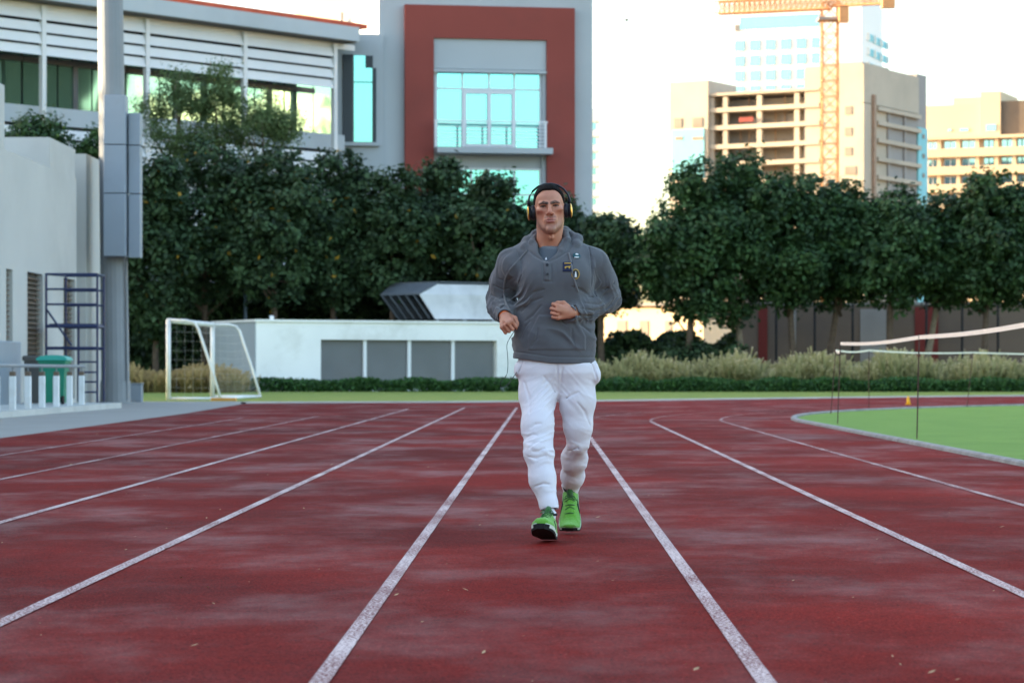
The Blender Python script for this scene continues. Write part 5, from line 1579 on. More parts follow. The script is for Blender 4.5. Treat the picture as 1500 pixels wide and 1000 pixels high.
# ---- hoodie
def fabric(name, col, bump=0.25, weave=520.0, var=0.06, rough=0.95, fold=0.0):
    m = mat(name, col, rough, var=var, scale=9, bump=bump, bscale=weave, spec=0.1)
    b = m.node_tree.nodes["Principled BSDF"]
    b.inputs["Sheen Weight"].default_value = 0.25
    b.inputs["Sheen Roughness"].default_value = 0.6
    return m
fabric("hoodie_grey", lin((90, 91, 96)))
fabric("hoodie_rib", lin((84, 85, 90)), var=0.08)
fabric("drawcord", lin((108, 108, 112)))
fabric("tee_grey", lin((84, 92, 102)))
fabric("sweat_white", lin((226, 222, 230)), var=0.05)
fabric("sock_white", lin((226, 226, 230)))
FR = L(736, 452, 0.04); FL = L(866, 451.5, -0.04)
def along(P, a, b):
    ba = b - a; return ((P - a) @ ba) / float(ba @ ba)
def sleeve(P, S, E, W, sgn, cuff_r):
    mid = (S + E) / 2 + np.array((0.004 * sgn, 0, 0), f32)
    fm = (E + W) / 2
    d = chain(P, [S, mid, E, fm, E + (W - E) * 0.90], [0.080, 0.073, 0.063, 0.054, 0.043], 0.03)
    c = cone(P, E + (W - E) * 0.88, E + (W - E) * 1.04, cuff_r + 0.003, cuff_r)
    d = smin(d, c, 0.006)
    ua = np.clip(along(P, S, E), -0.2, 1.1); fa = np.clip(along(P, E, W), -0.3, 1.2)
    nz = vnoise(P, 14)
    # folds: rings bunched at the elbow and down the forearm, slacker on the upper arm
    ring = lambda t, f, o: 1 - 2.2 * np.abs(vnoise(np.stack([t * f + 1.1 * nz, P[:, 0] * 6 + o, (P[:, 1] + P[:, 2]) * 6], 1).astype(f32), 1.0))
    w1 = np.exp(-((ua - 0.92) / 0.30) ** 2) * ring(ua, 11, 0.0)
    w2 = np.exp(-((fa - 0.45) / 0.42) ** 2) * ring(fa, 10, 3.0)
    return d - 0.0105 * np.maximum(w1, -0.3) - 0.0120 * np.maximum(w2, -0.3) * (fa < 0.92) - 0.003 * vnoise(P, (13, 13, 6))
HEM = 0.893
Zt = [HEM - 0.03, 0.94, 1.02, 1.10, 1.20, 1.30, 1.37, 1.42, 1.46, 1.50, 1.53]
def torso_x():
    rows_ = [(526, 752, 873), (516, 752, 872), (496, 754, 871), (473, 755.5, 870), (445, 757, 868.5), (416, 759, 868), (396, 758, 868), (382, 756, 868), (370, 757, 864), (358, 766, 850), (350, 778, 836)]
    c, a = [], []
    for y, l, r_ in rows_:
        p, q_ = L(l, y, 0)[0], L(r_, y, 0)[0]
        c.append((p + q_) / 2); a.append((q_ - p) / 2)
    return c, a
TC, TA = torso_x()
TB = [0.138, 0.138, 0.136, 0.134, 0.138, 0.146, 0.142, 0.132, 0.116, 0.092, 0.07]
TY = [0.005, 0.005, 0.0, 0.0, -0.004, -0.008, -0.004, 0.004, 0.012, 0.02, 0.025]
VN = L(799.5, 384, -0.115)          # the V of the neckline
def hoodie_sdf(P):
    d = loft(P, Zt, TC, TY, TA, TB, 2.35)
    # drapes on the body: diagonal pulls from the armpits, slack above the hem
    s = np.where(P[:, 0] > 0, 1, -1)
    zz_ = P[:, 2]
    nz = vnoise(P, 9)
    dg = P[:, 2] * 0.8 + np.abs(P[:, 0]) * 0.9
    w = np.exp(-((zz_ - 1.22) / 0.13) ** 2) * (1 - 2.2 * np.abs(vnoise(np.stack([dg * 20 + 0.8 * nz, P[:, 0] * 5, P[:, 1] * 4], 1).astype(f32), 1.0))) * np.clip((np.abs(P[:, 0]) - 0.05) / 0.08, 0, 1)
    w2 = np.exp(-((zz_ - 1.03) / 0.07) ** 2) * (1 - 2.2 * np.abs(vnoise(np.stack([(zz_ + 0.5 * P[:, 0]) * 19 + 0.8 * nz, P[:, 0] * 8, P[:, 1] * 4], 1).astype(f32), 1.0)))
    d = d - 0.0105 * w - 0.0090 * w2 - 0.0045 * vnoise(P, (9, 9, 7)) - 0.002 * vnoise(P, (24, 24, 16))
    # chest
    d = smin(d, ell(mirx(P - np.array((0.008, 0, 0), f32)), (0.085, -0.075, 1.335), (0.095, 0.075, 0.075)), 0.05)
    d = smin(d, sleeve(P, SR, ER, WR, -1, 0.040), 0.030)
    d = smin(d, sleeve(P, SL, EL, WL, 1, 0.038), 0.030)
    # shoulder slope
    for (S_, s_) in ((SR, -1), (SL, 1)):
        d = smin(d, cone(P, S_ + np.array((-0.02 * s_, 0.01, 0.012), f32), L(805 + 28 * s_, 360, 0.03), 0.064, 0.045), 0.04)
    hz = HEM - 0.004 * np.sin((P[:, 0] + 0.05) * 9) + 0.020 * np.clip((-P[:, 0] - 0.02) / 0.18, 0, 1)
    d = d + 0.003 * np.exp(-((zz_ - hz - 0.034) / 0.004) ** 2)
    d = smax(d, hz - zz_, 0.006)
    # kangaroo pocket: a slightly proud panel with slanted openings
    px0 = np.abs(P[:, 0] - 0.012)
    top = 1.135
    half = np.interp(zz_, [0.96, 1.03, top], [0.145, 0.145, 0.092])
    inside = soft(np.maximum(px0 - half, np.maximum(zz_ - top, 0.962 - zz_)), 0.008) * (P[:, 1] < -0.02)
    d = d - 0.0055 * inside
    # hood: thick folds around the neck, open in a V
    hl = chain(P, [L(806, 342, 0.105), L(789, 343, 0.080), L(773, 354, 0.025), L(769, 362, -0.03), L(780, 374, -0.085)], [0.028, 0.026, 0.025, 0.022, 0.014], 0.02)
    hr_ = chain(P, [L(806, 342, 0.105), L(827, 340, 0.080), L(846, 350, 0.02), L(844, 360, -0.035), L(828, 374, -0.088)], [0.028, 0.026, 0.025, 0.022, 0.014], 0.02)
    d = smin(d, np.minimum(hl, hr_) - 0.003 * vnoise(P, 22), 0.006)
    # inner collar band
    bl_ = chain(P, [L(806, 340, 0.085), L(783, 343, 0.045), L(778, 356, -0.025), L(786, 371, -0.078), VN], [0.020, 0.018, 0.017, 0.016, 0.010], 0.012)
    br_ = chain(P, [L(806, 340, 0.085), L(829, 341, 0.045), L(832, 353, -0.03), L(822, 369, -0.080), VN], [0.020, 0.018, 0.017, 0.016, 0.010], 0.012)
    d = smin(d, np.minimum(bl_, br_), 0.0015)
    # neck opening
    hole = cone(P, L(805, 322, 0.0), L(804, 352, -0.01), 0.070, 0.067)
    hole = smin(hole, chain(P, [L(804, 352, -0.02), L(802, 368, -0.085), L(800, 379, -0.125)], [0.064, 0.046, 0.016], 0.02), 0.02)
    d = smax(d, -hole, 0.006)
    # placket below the V
    pl = np.maximum(np.abs(P[:, 0] - VN[0] - 0.006) - 0.013, np.maximum(P[:, 2] - VN[2], VN[2] - 0.095 - P[:, 2]))
    d = d - 0.003 * soft(pl, 0.004) * (P[:, 1] < -0.05)
    # shoulder seams and sleeve ends
    for (E_, W_, r_) in ((ER, WR, 0.034), (EL, WL, 0.032)):
        e = E_ + (W_ - E_) * 1.045
        ax = unit(W_ - E_).astype(f32)
        near = np.linalg.norm(P - e, axis=1) < 0.07
        d = np.where(near, smax(d, (P - e) @ ax, 0.004), d)
        d = np.where(near, smax(d, -cone(P, e - ax * 0.03, e + ax * 0.05, r_, r_), 0.003), d)
    return d
hoodie_base = hoodie_sdf
hoodie_sdf = carve(hoodie_base, [
    [0.0035, (787, 338), (776, 348), (771, 358), (774, 367), (784, 375), (797, 383)],            # edge of the hood
    [0.0035, (827, 334), (836, 346), (837, 358), (830, 369), (816, 378), (803, 384)],
    [0.0028, (796, 388), (796, 400), (797, 412)], [0.0028, (808, 388), (808, 400), (808, 412)], [0.0024, (797, 412), (808, 412)],
    [0.0030, (757, 366), (764, 385), (764, 402), (760, 416)], [0.0030, (862, 360), (866, 380), (867, 400), (866, 418)],   # armhole seams
    [(724, 418), (736, 424), (748, 422)], [(720, 432), (732, 437), (745, 434)], [(722, 446), (733, 450), (746, 446)], [(728, 408), (740, 412), (750, 407)],
    [(858, 444), (878, 446), (898, 438)], [(850, 452), (872, 455), (896, 447)], [(862, 435), (880, 436), (896, 426)], [(872, 424), (886, 424), (900, 414)], [(846, 461), (862, 463), (884, 459)],
    [(768, 440), (782, 428), (796, 424)], [(764, 456), (778, 442), (794, 436)], [(770, 470), (780, 462), (792, 448)],
    [(858, 470), (846, 458), (840, 444)], [(864, 486), (852, 476), (842, 470)], [(762, 495), (768, 480), (776, 470)], [(862, 432), (850, 424), (838, 420)],
    [(779, 507), (786, 496), (788, 482)], [(842, 505), (838, 494), (838, 482)],
], 0.0052, 0.010)
V, Q = sdf_blocks(hoodie_sdf, (-0.38, -0.32, 0.88), (0.40, 0.30, 1.60), 0.0034)
hoodie = person_part("hoodie", V, Q, "hoodie_grey")
HV = V
# t-shirt in the neckline
def tee_sdf(P):
    d = loft(P, [1.28, 1.36, 1.42, 1.46, 1.50, 1.535], [0.0] * 6, [0.0, 0.0, 0.006, 0.01, 0.015, 0.018], [0.15, 0.15, 0.13, 0.105, 0.088, 0.081], [0.118, 0.117, 0.110, 0.098, 0.086, 0.080])
    rimc = L(804, 362, -0.02)
    d = smax(d, ((P[:, 2] - rimc[2]) + (P[:, 1] + 0.02) * -0.50 - 0.020) * 0.9, 0.006)
    return d
V, Q = sdf_blocks(tee_sdf, (-0.2, -0.16, 1.27), (0.2, 0.16, 1.56), 0.004)
tee = person_part("tshirt", V, Q, "tee_grey")
mat("logo_white", lin((230, 230, 235)), 0.7)
def blob_on(name, px, py, rx, ry, m, parent, t=0.004, fn=hoodie_sdf, n=16, shape=None, lift=0.0):
    """flat patch following the cloth at a pixel: radii in metres"""
    c = on_surface(px, py, fn=fn)
    e = 0.012
    cp = np.array([c + (e, 0, 0), c - (e, 0, 0), c + (0, 0, e), c - (0, 0, e), c + (0, e, 0), c - (0, e, 0)], f32)
    g = fn(cp); nrm = unit([g[0] - g[1], g[4] - g[5], g[2] - g[3]])
    up = unit(np.array((0, 0, 1.0)) - nrm * nrm[2]); rt = np.cross(up, nrm)
    pts = shape or [(math.cos(2 * math.pi * k / n), math.sin(2 * math.pi * k / n)) for k in range(n)]
    c = c + nrm * (t * 0.3 + lift)
    mb = MB()
    k = len(pts)
    off = np.array((PX, PY, 0.02))
    back = [c + rt * x * rx + up * y * ry - nrm * t + off for x, y in pts]
    frt = [c + rt * x * rx + up * y * ry + nrm * t * 0.6 + off for x, y in pts]
    fr2 = [c + rt * x * rx * 0.9 + up * y * ry * 0.9 + nrm * t + off for x, y in pts]
    mb.add(back + frt + fr2, [tuple(range(k - 1, -1, -1)), tuple(range(2 * k, 3 * k))] + [(i, (i + 1) % k, k + (i + 1) % k, k + i) for i in range(k)] + [(k + i, k + (i + 1) % k, 2 * k + (i + 1) % k, 2 * k + i) for i in range(k)])
    return mb.build(name, m, parent)
blob_on("logo", 800, 378.5, 0.006, 0.008, "logo_white", tee, 0.002, tee_sdf, shape=[(-1, -1), (1, -1), (0.5, 0.2), (0, 1), (-0.5, 0.2)])
# buttons and badges
mat("button_dark", lin((40, 40, 46)), 0.4)
mat("badge_navy", lin((28, 36, 66)), 0.8, var=0.1, scale=80)
mat("badge_teal", lin((40, 84, 92)), 0.8, var=0.15, scale=120)
mat("badge_gold", lin((186, 150, 70)), 0.8, var=0.2, scale=120)
mat("badge_dark", lin((58, 56, 52)), 0.85, var=0.2, scale=120)
mat("badge_white", lin((220, 222, 224)), 0.8, var=0.05)
for (px, py) in ((801.5, 388), (801.8, 401.5)): blob_on("button", px, py, 0.007, 0.007, "button_dark", hoodie, 0.004, lift=0.002)
b1 = blob_on("badge", 844.5, 375, 0.020, 0.019, "badge_teal", hoodie)
blob_on("emblem", 844.5, 373.5, 0.010, 0.006, "badge_white", b1, 0.003, shape=[(-1, -0.4), (-0.3, -1), (0.3, -1), (1, -0.4), (0.6, 0.6), (0, 1), (-0.6, 0.6)], lift=0.004)
blob_on("emblem", 844.5, 378, 0.013, 0.0035, "badge_white", b1, 0.003, lift=0.004)
b2 = blob_on("badge", 831.5, 390.8, 0.0245, 0.026, "badge_navy", hoodie, shape=[(-1, -1), (1, -1), (1, 1), (-1, 1)])
blob_on("emblem", 831.8, 392, 0.016, 0.009, "badge_gold", b2, 0.003, shape=[(-1, 0.2), (-0.9, -0.9), (-0.55, -0.9), (-0.5, -0.1), (0.3, -0.1), (0.35, -0.9), (0.7, -0.9), (0.8, 0.2), (1, 0.9), (0.5, 0.7), (-0.6, 0.6)], lift=0.004)
blob_on("emblem", 831.8, 386.6, 0.017, 0.003, "badge_gold", b2, 0.003, shape=[(-1, -1), (1, -1), (1, 1), (-1, 1)], lift=0.004)
b3 = blob_on("badge", 843, 401.5, 0.021, 0.027, "badge_gold", hoodie)
blob_on("emblem", 843, 401.5, 0.0165, 0.022, "badge_dark", b3, 0.003, lift=0.004)
blob_on("emblem", 843, 402, 0.0065, 0.015, "badge_white", b3, 0.003, shape=[(-1, -1), (1, -1), (0.6, 0.2), (0.3, 1), (-0.3, 1), (-0.6, 0.2)], lift=0.0065)
# drawstrings, pocket seams, stitched lines
def cord(name, px_pts, r, m, parent, fn=hoodie_sdf, out=None, n=6, free=None):
    P = []
    for i, (px, py) in enumerate(px_pts):
        p = on_surface(px, py, fn=fn).astype(float) if not (free and i in free) else L(px, py, free[i]).astype(float)
        P.append(p + np.array((PX, PY - (r * 0.55 if out is None else out), 0.02)))
    # Catmull-Rom smoothing
    S = []
    for i in range(len(P) - 1):
        p0, p1, p2, p3 = P[max(i - 1, 0)], P[i], P[i + 1], P[min(i + 2, len(P) - 1)]
        for t in np.linspace(0, 1, 6)[:-1]:
            S.append(0.5 * (2 * p1 + (p2 - p0) * t + (2 * p0 - 5 * p1 + 4 * p2 - p3) * t * t + (3 * p1 - p0 - 3 * p2 + p3) * t ** 3))
    S.append(P[-1])
    mb = MB(); mb.tube(S, r, n); return mb.build(name, m, parent, smooth=True)
cord("drawstring", [(772, 367), (762, 378), (750, 391), (742, 403), (738.5, 418), (738.5, 433), (742, 446), (747, 455)], 0.0052, "drawcord", hoodie)
cord("drawstring", [(833, 371), (836, 382), (838, 395), (841, 409), (844, 419), (846.5, 427)], 0.0058, "drawcord", hoodie)

# ---- sweatpants
def pants_sdf(P):
    x = lambda l, r_, y, dy: ((L(l, y, dy)[0] + L(r_, y, dy)[0]) / 2, (L(r_, y, dy)[0] - L(l, y, dy)[0]) / 2)
    zs_ = [0.74, 0.84, 0.88, 0.92, 0.98]
    ps = [x(790, 846, 577, 0), x(759, 875, 548, 0), x(757, 876, 536, 0), x(760, 869, 526, 0), x(763, 864, 520, 0)]
    d = loft(P, zs_, [p[0] for p in ps], [0.005] * 5, [p[1] for p in ps], [0.06, 0.120, 0.124, 0.118, 0.10], 2.4)
    lr = chain(P, [L(789, 548, 0.005), L(788, 577, -0.02), L(787, 624, -0.13), L(789, 661, -0.195), L(795, 702, -0.235), L(803, 735, -0.275)],
               [0.104, 0.092, 0.075, 0.066, 0.060, 0.047], 0.04)
    lr = smin(lr, cone(P, L(804, 736, -0.278), L(805, 745, -0.285), 0.047, 0.044), 0.010)
    ll = chain(P, [L(843, 548, 0.005), L(846, 587, 0.005), L(847, 624, 0.005), L(847, 648, 0.02)], [0.104, 0.088, 0.067, 0.056], 0.04)
    l2 = chain(P, [L(847, 648, 0.03), L(842, 672, 0.15), L(838.5, 697, 0.27), L(836.5, 712, 0.345)], [0.054, 0.060, 0.055, 0.046], 0.04)
    l2 = smin(l2, cone(P, L(836, 711, 0.345), L(836, 718, 0.37), 0.043, 0.041), 0.010)
    ll = smin(ll, l2, 0.02)
    nz = vnoise(P, 10)
    zz_ = P[:, 2]
    # folds: behind the knee, slack above the cuffs, pulls from the crotch
    q1 = P @ np.array(((1, 0, 0.55), (0, 1, 0), (-0.35, 0, 1)), f32).T; q2 = P @ np.array(((1, 0, -0.6), (0, 1, 0), (0.4, 0, 1)), f32).T
    r1 = 1 - 2.2 * np.abs(vnoise(q1 + 0.02 * nz[:, None], (9, 6, 34))); r2 = 1 - 2.2 * np.abs(vnoise(q2 + 3.1, (8, 6, 30)))
    kR = np.exp(-((zz_ - 0.46) / 0.085) ** 2); aR = np.exp(-((zz_ - 0.20) / 0.055) ** 2)
    lr = lr - (0.0040 * kR + 0.0018 * aR + 0.0014) * np.maximum(r1, -0.2) - 0.003 * vnoise(P, (11, 11, 4)) - 0.0015 * kR * r2
    kL = np.exp(-((zz_ - 0.40) / 0.07) ** 2); aL = np.exp(-((zz_ - 0.27) / 0.05) ** 2)
    ll = ll - (0.0028 * kL + 0.0032 * aL + 0.0014) * np.maximum(r2, -0.2) - 0.003 * vnoise(P, (11, 11, 4))
    d = smin(d, smin(lr, ll, 0.018), 0.035)
    cr = L(812, 585, -0.08)
    rad = np.linalg.norm((P - cr) * np.array((1, 0.5, 1), f32), axis=1)
    d = d - 0.0045 * np.exp(-(rad / 0.13) ** 2) * (1 - 2.2 * np.abs(vnoise(np.stack([(zz_ + np.abs(P[:, 0] - cr[0]) * 1.1) * 30, P[:, 0] * 7, P[:, 1] * 5], 1).astype(f32), 1.0))) * (P[:, 1] < 0.05)
    # pockets standing off at the hips
    d = smin(d, ell(P, L(758.5, 542, -0.01), (0.017, 0.045, 0.032)), 0.022)
    d = smin(d, ell(P, L(873.5, 551, -0.01), (0.022, 0.05, 0.036)), 0.022)
    # leg openings
    for (a_, b_, r_) in ((L(804, 736, -0.278), L(805, 746, -0.286), 0.039), (L(836, 711, 0.345), L(836, 719.5, 0.374), 0.036)):
        ax = unit(b_ - a_).astype(f32); near = np.linalg.norm(P - b_, axis=1) < 0.08
        d = np.where(near, smax(d, (P - b_) @ ax, 0.004), d)
        d = np.where(near, smax(d, -cone(P, b_ - ax * 0.02, b_ + ax * 0.06, r_, r_), 0.003), d)
    return smax(d, zz_ - 0.945, 0.004)
pants_base = pants_sdf
pants_sdf = carve(pants_base, [
    [(776, 655), (782, 649), (790, 646)], [(774, 669), (786, 671), (798, 667)], [(780, 661), (788, 661), (797, 656)], [(778, 626), (784, 621), (792, 620)], [(772, 640), (780, 636), (786, 637)],
    [(816, 584), (808, 565), (797, 552)], [(817, 582), (822, 560), (824, 538)], [(819, 592), (834, 580), (848, 574)],
    [(784, 712), (796, 708), (804, 709)],
    [(826, 690), (838, 696), (852, 689)], [(832, 660), (845, 656), (860, 659)], [(846, 590), (856, 602), (864, 622)], [(768, 560), (774, 580), (776, 604)],
    [0.003, (765, 530), (761, 541), (758, 553)], [0.003, (866, 531), (871, 543), (875, 557)], [0.0026, (816, 531), (817, 550), (817, 572)],
], 0.0042, 0.012)
V, Q = sdf_blocks(pants_sdf, (-0.30, -0.48, 0.06), (0.34, 0.55, 0.98), 0.0036)
pants = person_part("sweatpants", V, Q, "sweat_white")
fly = lambda P: pants_sdf(P)
cord("pocket_seam", [(766, 529), (762, 540), (759, 552)], 0.002, "sweat_white", pants, fn=fly)
cord("pocket_seam", [(866, 530), (871, 542), (874, 556)], 0.002, "sweat_white", pants, fn=fly)
cord("tie_end", [(812, 527.5), (812.5, 531)], 0.004, "galvanised", pants, fn=fly)

# ---- shoes
fabric("shoe_green", lin((108, 176, 62)), bump=0.5, weave=300, var=0.16, rough=0.7)
fabric("shoe_green_dark", lin((46, 96, 44)), bump=0.3, var=0.2)
mat("sole_black", lin((22, 21, 24)), 0.75, var=0.3, scale=60, bump=0.3, bscale=150)
mat("midsole_white", lin((205, 214, 200)), 0.6, var=0.1, scale=30)
mat("lining_black", lin((26, 28, 36)), 0.9)
SLn = [0.0, 0.012, 0.035, 0.08, 0.13, 0.18, 0.22, 0.255, 0.28, 0.292]
SW = [0.018, 0.028, 0.034, 0.036, 0.040, 0.048, 0.0495, 0.045, 0.032, 0.014]
ST = [0.080, 0.098, 0.104, 0.108, 0.098, 0.076, 0.062, 0.052, 0.042, 0.030]
def upper_sdf(P):                        # x across, y towards the toe, z up
    l = P[:, 1]
    w = np.interp(l, SLn, SW); t = np.interp(l, SLn, ST)
    zc_ = 0.022; h_ = t - zc_
    spring = np.interp(l, [0.0, 0.2, 0.295], [0, 0, 0.022])
    z = P[:, 2] - spring
    up_ = np.maximum(z - zc_, 0) / h_; dn = np.maximum(zc_ - z, 0) / 0.02
    taper = np.interp(l, [0, 0.08, 0.14, 0.3], [0.75, 0.72, 0.62, 0.55])
    q = (np.abs(P[:, 0] / (w * (1 - (1 - taper) * np.clip(up_, 0, 1) ** 1.6 * 0.8))) ** 2.6 + up_ ** 2.6 + dn ** 2.6) ** (1 / 2.6)
    d = (q - 1) * np.minimum(w, h_) * 0.8
    d = smax(d, np.maximum(l - 0.292, -l), 0.012)
    d = smax(d, -chain(P, [(0, 0.035, 0.14), (0, 0.052, 0.080), (0, 0.06, 0.060)], [0.036, 0.027, 0.024], 0.01), 0.004)   # ankle opening
    # overlays on the side
    st = np.abs(P[:, 0]) > 0.018
    return d - 0.0015 * st * (np.sin(l * 120 + z * 160) > 0.55) + 0.0006 * vnoise(P, 200)
def shoe(name, origin, yaw_, pitch_, roll_, flex=0.0):
    """origin: heel point of the sole in runner coordinates; the toe points to -y before yaw"""
    Rz = Matrix.Rotation(yaw_, 3, 'Z') @ Matrix.Rotation(pitch_, 3, 'X') @ Matrix.Rotation(roll_, 3, 'Y') @ Matrix.Rotation(math.pi, 3, 'Z')
    Rn = np.array(Rz)
    def tf(V_):
        V_ = np.asarray(V_, float).copy()
        if flex:
            t = np.clip((V_[:, 1] - 0.195) / 0.09, 0, 1)
            # toe part bends up about the ball of the foot
            a = flex * t; dy = V_[:, 1] - 0.195; m_ = dy > 0
            z0 = V_[:, 2].copy(); y0 = dy.copy()
            V_[m_, 1] = 0.195 + (np.cos(a) * y0 - np.sin(a) * z0 * 0.3)[m_]
            V_[m_, 2] = (np.sin(a) * y0 + np.cos(a) * z0)[m_]
        return 1.1 * V_ @ Rn.T + origin
    V_, Q_ = sdf_blocks(upper_sdf, (-0.07, -0.02, -0.01), (0.07, 0.31, 0.13), 0.003)
    up_ = person_part(name, tf(V_), Q_, "shoe_green")
    off = np.array((PX, PY, 0.02))
    def solid(nm, z0, z1, grow, m, l0=0.0, l1=0.296, spring=True, zfun=None):
        ls = np.linspace(l0, l1, 26)
        ring = [(np.interp(l, SLn, SW) * grow + 0.002, l) for l in ls]
        V2, F2 = [], []
        for (w, l) in ring:
            s = np.interp(l, [0.0, 0.03, 0.2, 0.296], [0.006, 0, 0, 0.022]) if spring else 0
            zz1 = z1 + (zfun(l) if zfun else 0)
            V2 += [(-w * 0.94, l, z0 + s), (w * 0.94, l, z0 + s), (w, l, zz1 + s), (-w, l, zz1 + s)]
        n = len(ring)
        for i in range(n - 1):
            a = 4 * i
            for k in range(4): F2.append((a + k, a + (k + 1) % 4, a + 4 + (k + 1) % 4, a + 4 + k))
        F2 += [(3, 2, 1, 0), tuple(4 * (n - 1) + k for k in range(4))]
        mb = MB(); mb.add(tf(V2) + off, F2); return mb.build(nm, m, up_, smooth=False)
    solid("outsole", -0.012, -0.002, 1.07, "sole_black")
    solid("midsole", -0.0019, 0.016, 1.05, "midsole_white", 0.0, 0.286)
    solid("toe_bumper", -0.0018, 0.012, 1.075, "sole_black", 0.276, 0.297)
    def bit(nm, pts, r, m, n=6):
        mb = MB(); mb.tube(list(tf(pts) + off), r, n); return mb.build(nm, m, up_, smooth=True)
    # collar lining and tongue
    a_ = np.linspace(0, 2 * math.pi, 20)
    bit("collar", [(0.031 * math.cos(t), 0.046 + 0.036 * math.sin(t), 0.102 - 0.004 * math.sin(t)) for t in a_], 0.0065, "lining_black")
    bit("tongue", [(0, 0.105, 0.094), (0, 0.088, 0.118), (0, 0.082, 0.132)], [0.016, 0.018, 0.012], "shoe_green_dark", 8)
    for k in range(5):
        l = 0.108 + 0.018 * k; t = np.interp(l, SLn, ST) + 0.002
        e = 0.0225
        bit("lace", [(-e, l, t - 0.010), (0, l + 0.006 * (-1) ** k, t + 0.003), (e, l + 0.004, t - 0.010)], 0.0030, "shoe_green_dark")
    bit("bow", [(0, 0.104, 0.108), (0.020, 0.112, 0.112), (0.030, 0.126, 0.100), (0.018, 0.120, 0.103), (0, 0.106, 0.108)], 0.0028, "shoe_green_dark")
    bit("bow", [(0, 0.104, 0.108), (-0.020, 0.112, 0.112), (-0.032, 0.128, 0.098), (-0.016, 0.122, 0.103), (0, 0.106, 0.108)], 0.0028, "shoe_green_dark")
    # dark side stripes
    for s_ in (-1, 1):
        for (l0, l1) in ((0.075, 0.125), (0.10, 0.155), (0.125, 0.19)):
            w0, w1 = np.interp(l0, SLn, SW), np.interp(l1, SLn, SW)
            bit("stripe", [(s_ * (w1 + 0.001), l1, 0.022), (s_ * (0.5 * (w0 + w1) * 0.96 + 0.001), (l0 + l1) / 2, 0.042), (s_ * (w0 * 0.80 + 0.001), l0, 0.066)], 0.0026, "lining_black")
    return up_, tf
heelR = L(806.5, 789.5, -0.275); heelR[2] = 0.012
shR, tfR = shoe("shoe", heelR.astype(float), math.radians(-9), math.radians(-9.5), 0.0)
shL_o = L(836, 712, 0.44).astype(float); shL_o[2] = 0.225
shL, tfL = shoe("shoe", shL_o, math.radians(-2), math.radians(54), 0.0, flex=math.radians(32))
def sock_part(ankle, tf):
    pts = [tuple(p) for p in tf([(0, 0.052, 0.055), (0, 0.052, 0.11)])]
    mb = MB(); mb.tube([np.array(p) + (PX, PY, 0.02) for p in pts] + [np.array(ankle) + (PX, PY, 0.02)], [0.029, 0.035, 0.036], 14)
    mb.build("sock", "sock_white", person, smooth=True)
sock_part(L(805, 742, -0.282), tfR); sock_part(L(836, 715, 0.358), tfL)
# orange wrist band on his right wrist
mat("wrist_orange", lin((224, 110, 60)), 0.6, var=0.1)
mb = MB(); o_ = np.array((PX, PY, 0.02)); mb.tube([PtR(-0.012, 0, 0) + o_, PtR(0.004, 0, 0) + o_], [0.0295, 0.0285], 18); mb.build("wristband", "wrist_orange", person, smooth=True)

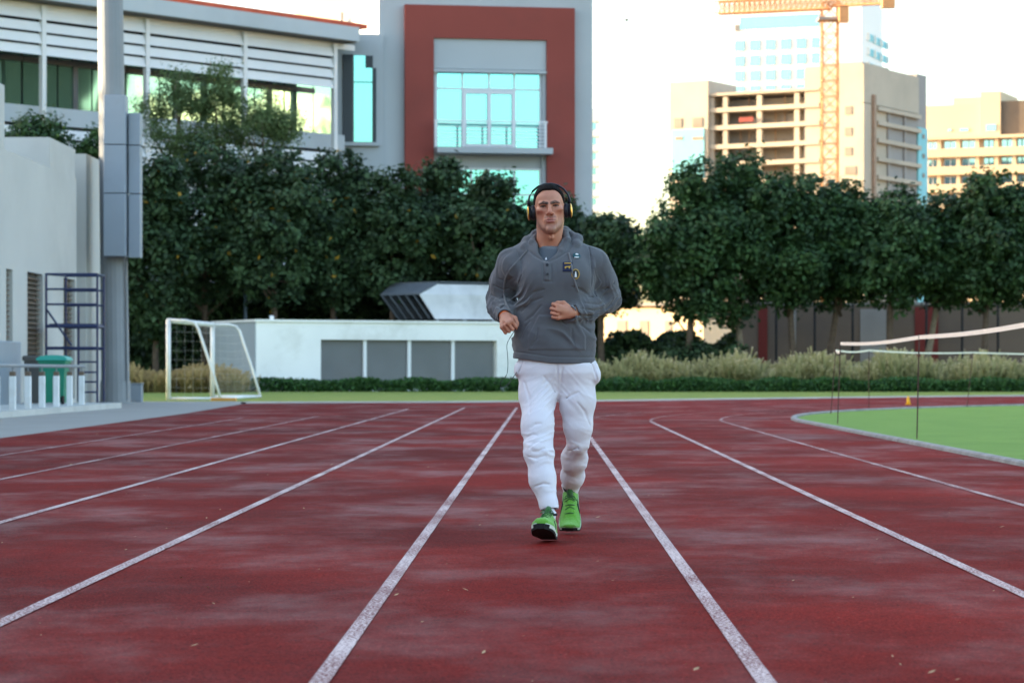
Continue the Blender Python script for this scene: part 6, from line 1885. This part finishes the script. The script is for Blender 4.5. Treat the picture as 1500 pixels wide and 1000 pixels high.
# ---- headphones
mat("phone_black", lin((22, 24, 34)), 0.5, var=0.15, scale=40, spec=0.5)
mat("phone_gold", lin((226, 170, 70)), 0.28, metal=0.9, var=0.05, scale=20)
hp = thing("headphones", HC + np.array((PX, PY, 0.02)), "black over-ear headphones with gold caps worn on the runner's head", "headphones")
off = np.array((PX, PY, 0.02))
def hw(p): return from_head([p])[0] + off
def disc(mb, x0, x1, r0, r1, c=(0.012, -0.012), n=24, dome=0.0):
    pts, rs = [], []
    for t in np.linspace(0, 1, 6):
        x = x0 + (x1 - x0) * t
        pts.append(hw((x, c[0], c[1])));
        rs.append(r0 + (r1 - r0) * t if not dome else r0 * math.sqrt(max(0.02, 1 - t ** 2 * dome)))
    mb.tube(pts, rs, n)
for s_ in (-1, 1):
    mb = MB(); disc(mb, 0.074 * s_, 0.088 * s_, 0.036, 0.039)
    disc(mb, 0.088 * s_, 0.094 * s_, 0.039, 0.033)
    cup = mb.build("ear_cushion", "phone_black", hp, smooth=False)
    mb = MB(); disc(mb, 0.0945 * s_, 0.107 * s_, 0.030, 0.038); cup2 = mb.build("ear_cup", "phone_black", hp)
    mb = MB(); disc(mb, 0.1075 * s_, 0.117 * s_, 0.0385, 0.0385, dome=0.9); mb.build("cap", "phone_gold", cup2, smooth=True)
    mb = MB(); mb.tube([hw((0.104 * s_, 0.012, 0.022)), hw((0.106 * s_, 0.012, 0.045))], 0.008, 8); mb.build("arm", "phone_black", hp, smooth=True)
half = [(0.108, -0.0, 0.02), (0.107, 0.0, 0.044), (0.098, 0.0, 0.073), (0.080, 0.0, 0.099), (0.052, 0.0, 0.120), (0.02, 0.0, 0.1305)]
arc_ = [hw(p) for p in half] + [hw((-p[0], p[1], p[2])) for p in reversed(half)]
mb = MB()
for dy in (-0.008, 0.0, 0.008):
    mb.tube([q_ + np.array((0, dy + 0.012, 0)) for q_ in arc_], 0.0052, 8)
mb.build("headband", "phone_black", hp, smooth=True)
fr_ = lambda px, py, y: L(px, py, y).astype(float) + off
cp = [fr_(757, 478, -0.13), fr_(752, 487, -0.135), fr_(743, 503, -0.13), fr_(743.5, 520, -0.12), fr_(744, 535, -0.11), fr_(742, 549, -0.10), fr_(733.5, 559, -0.09), fr_(735, 567, -0.08), fr_(744, 563, -0.07), fr_(752, 552, -0.06), fr_(760, 541, -0.05)]
S = []
for i in range(len(cp) - 1):
    p0, p1, p2, p3 = cp[max(i - 1, 0)], cp[i], cp[i + 1], cp[min(i + 2, len(cp) - 1)]
    for t in np.linspace(0, 1, 6)[:-1]: S.append(0.5 * (2 * p1 + (p2 - p0) * t + (2 * p0 - 5 * p1 + 4 * p2 - p3) * t * t + (3 * p1 - p0 - 3 * p2 + p3) * t ** 3))
mb = MB(); mb.tube(S, 0.0018, 6); mb.build("cable", "phone_black", hp, smooth=True)
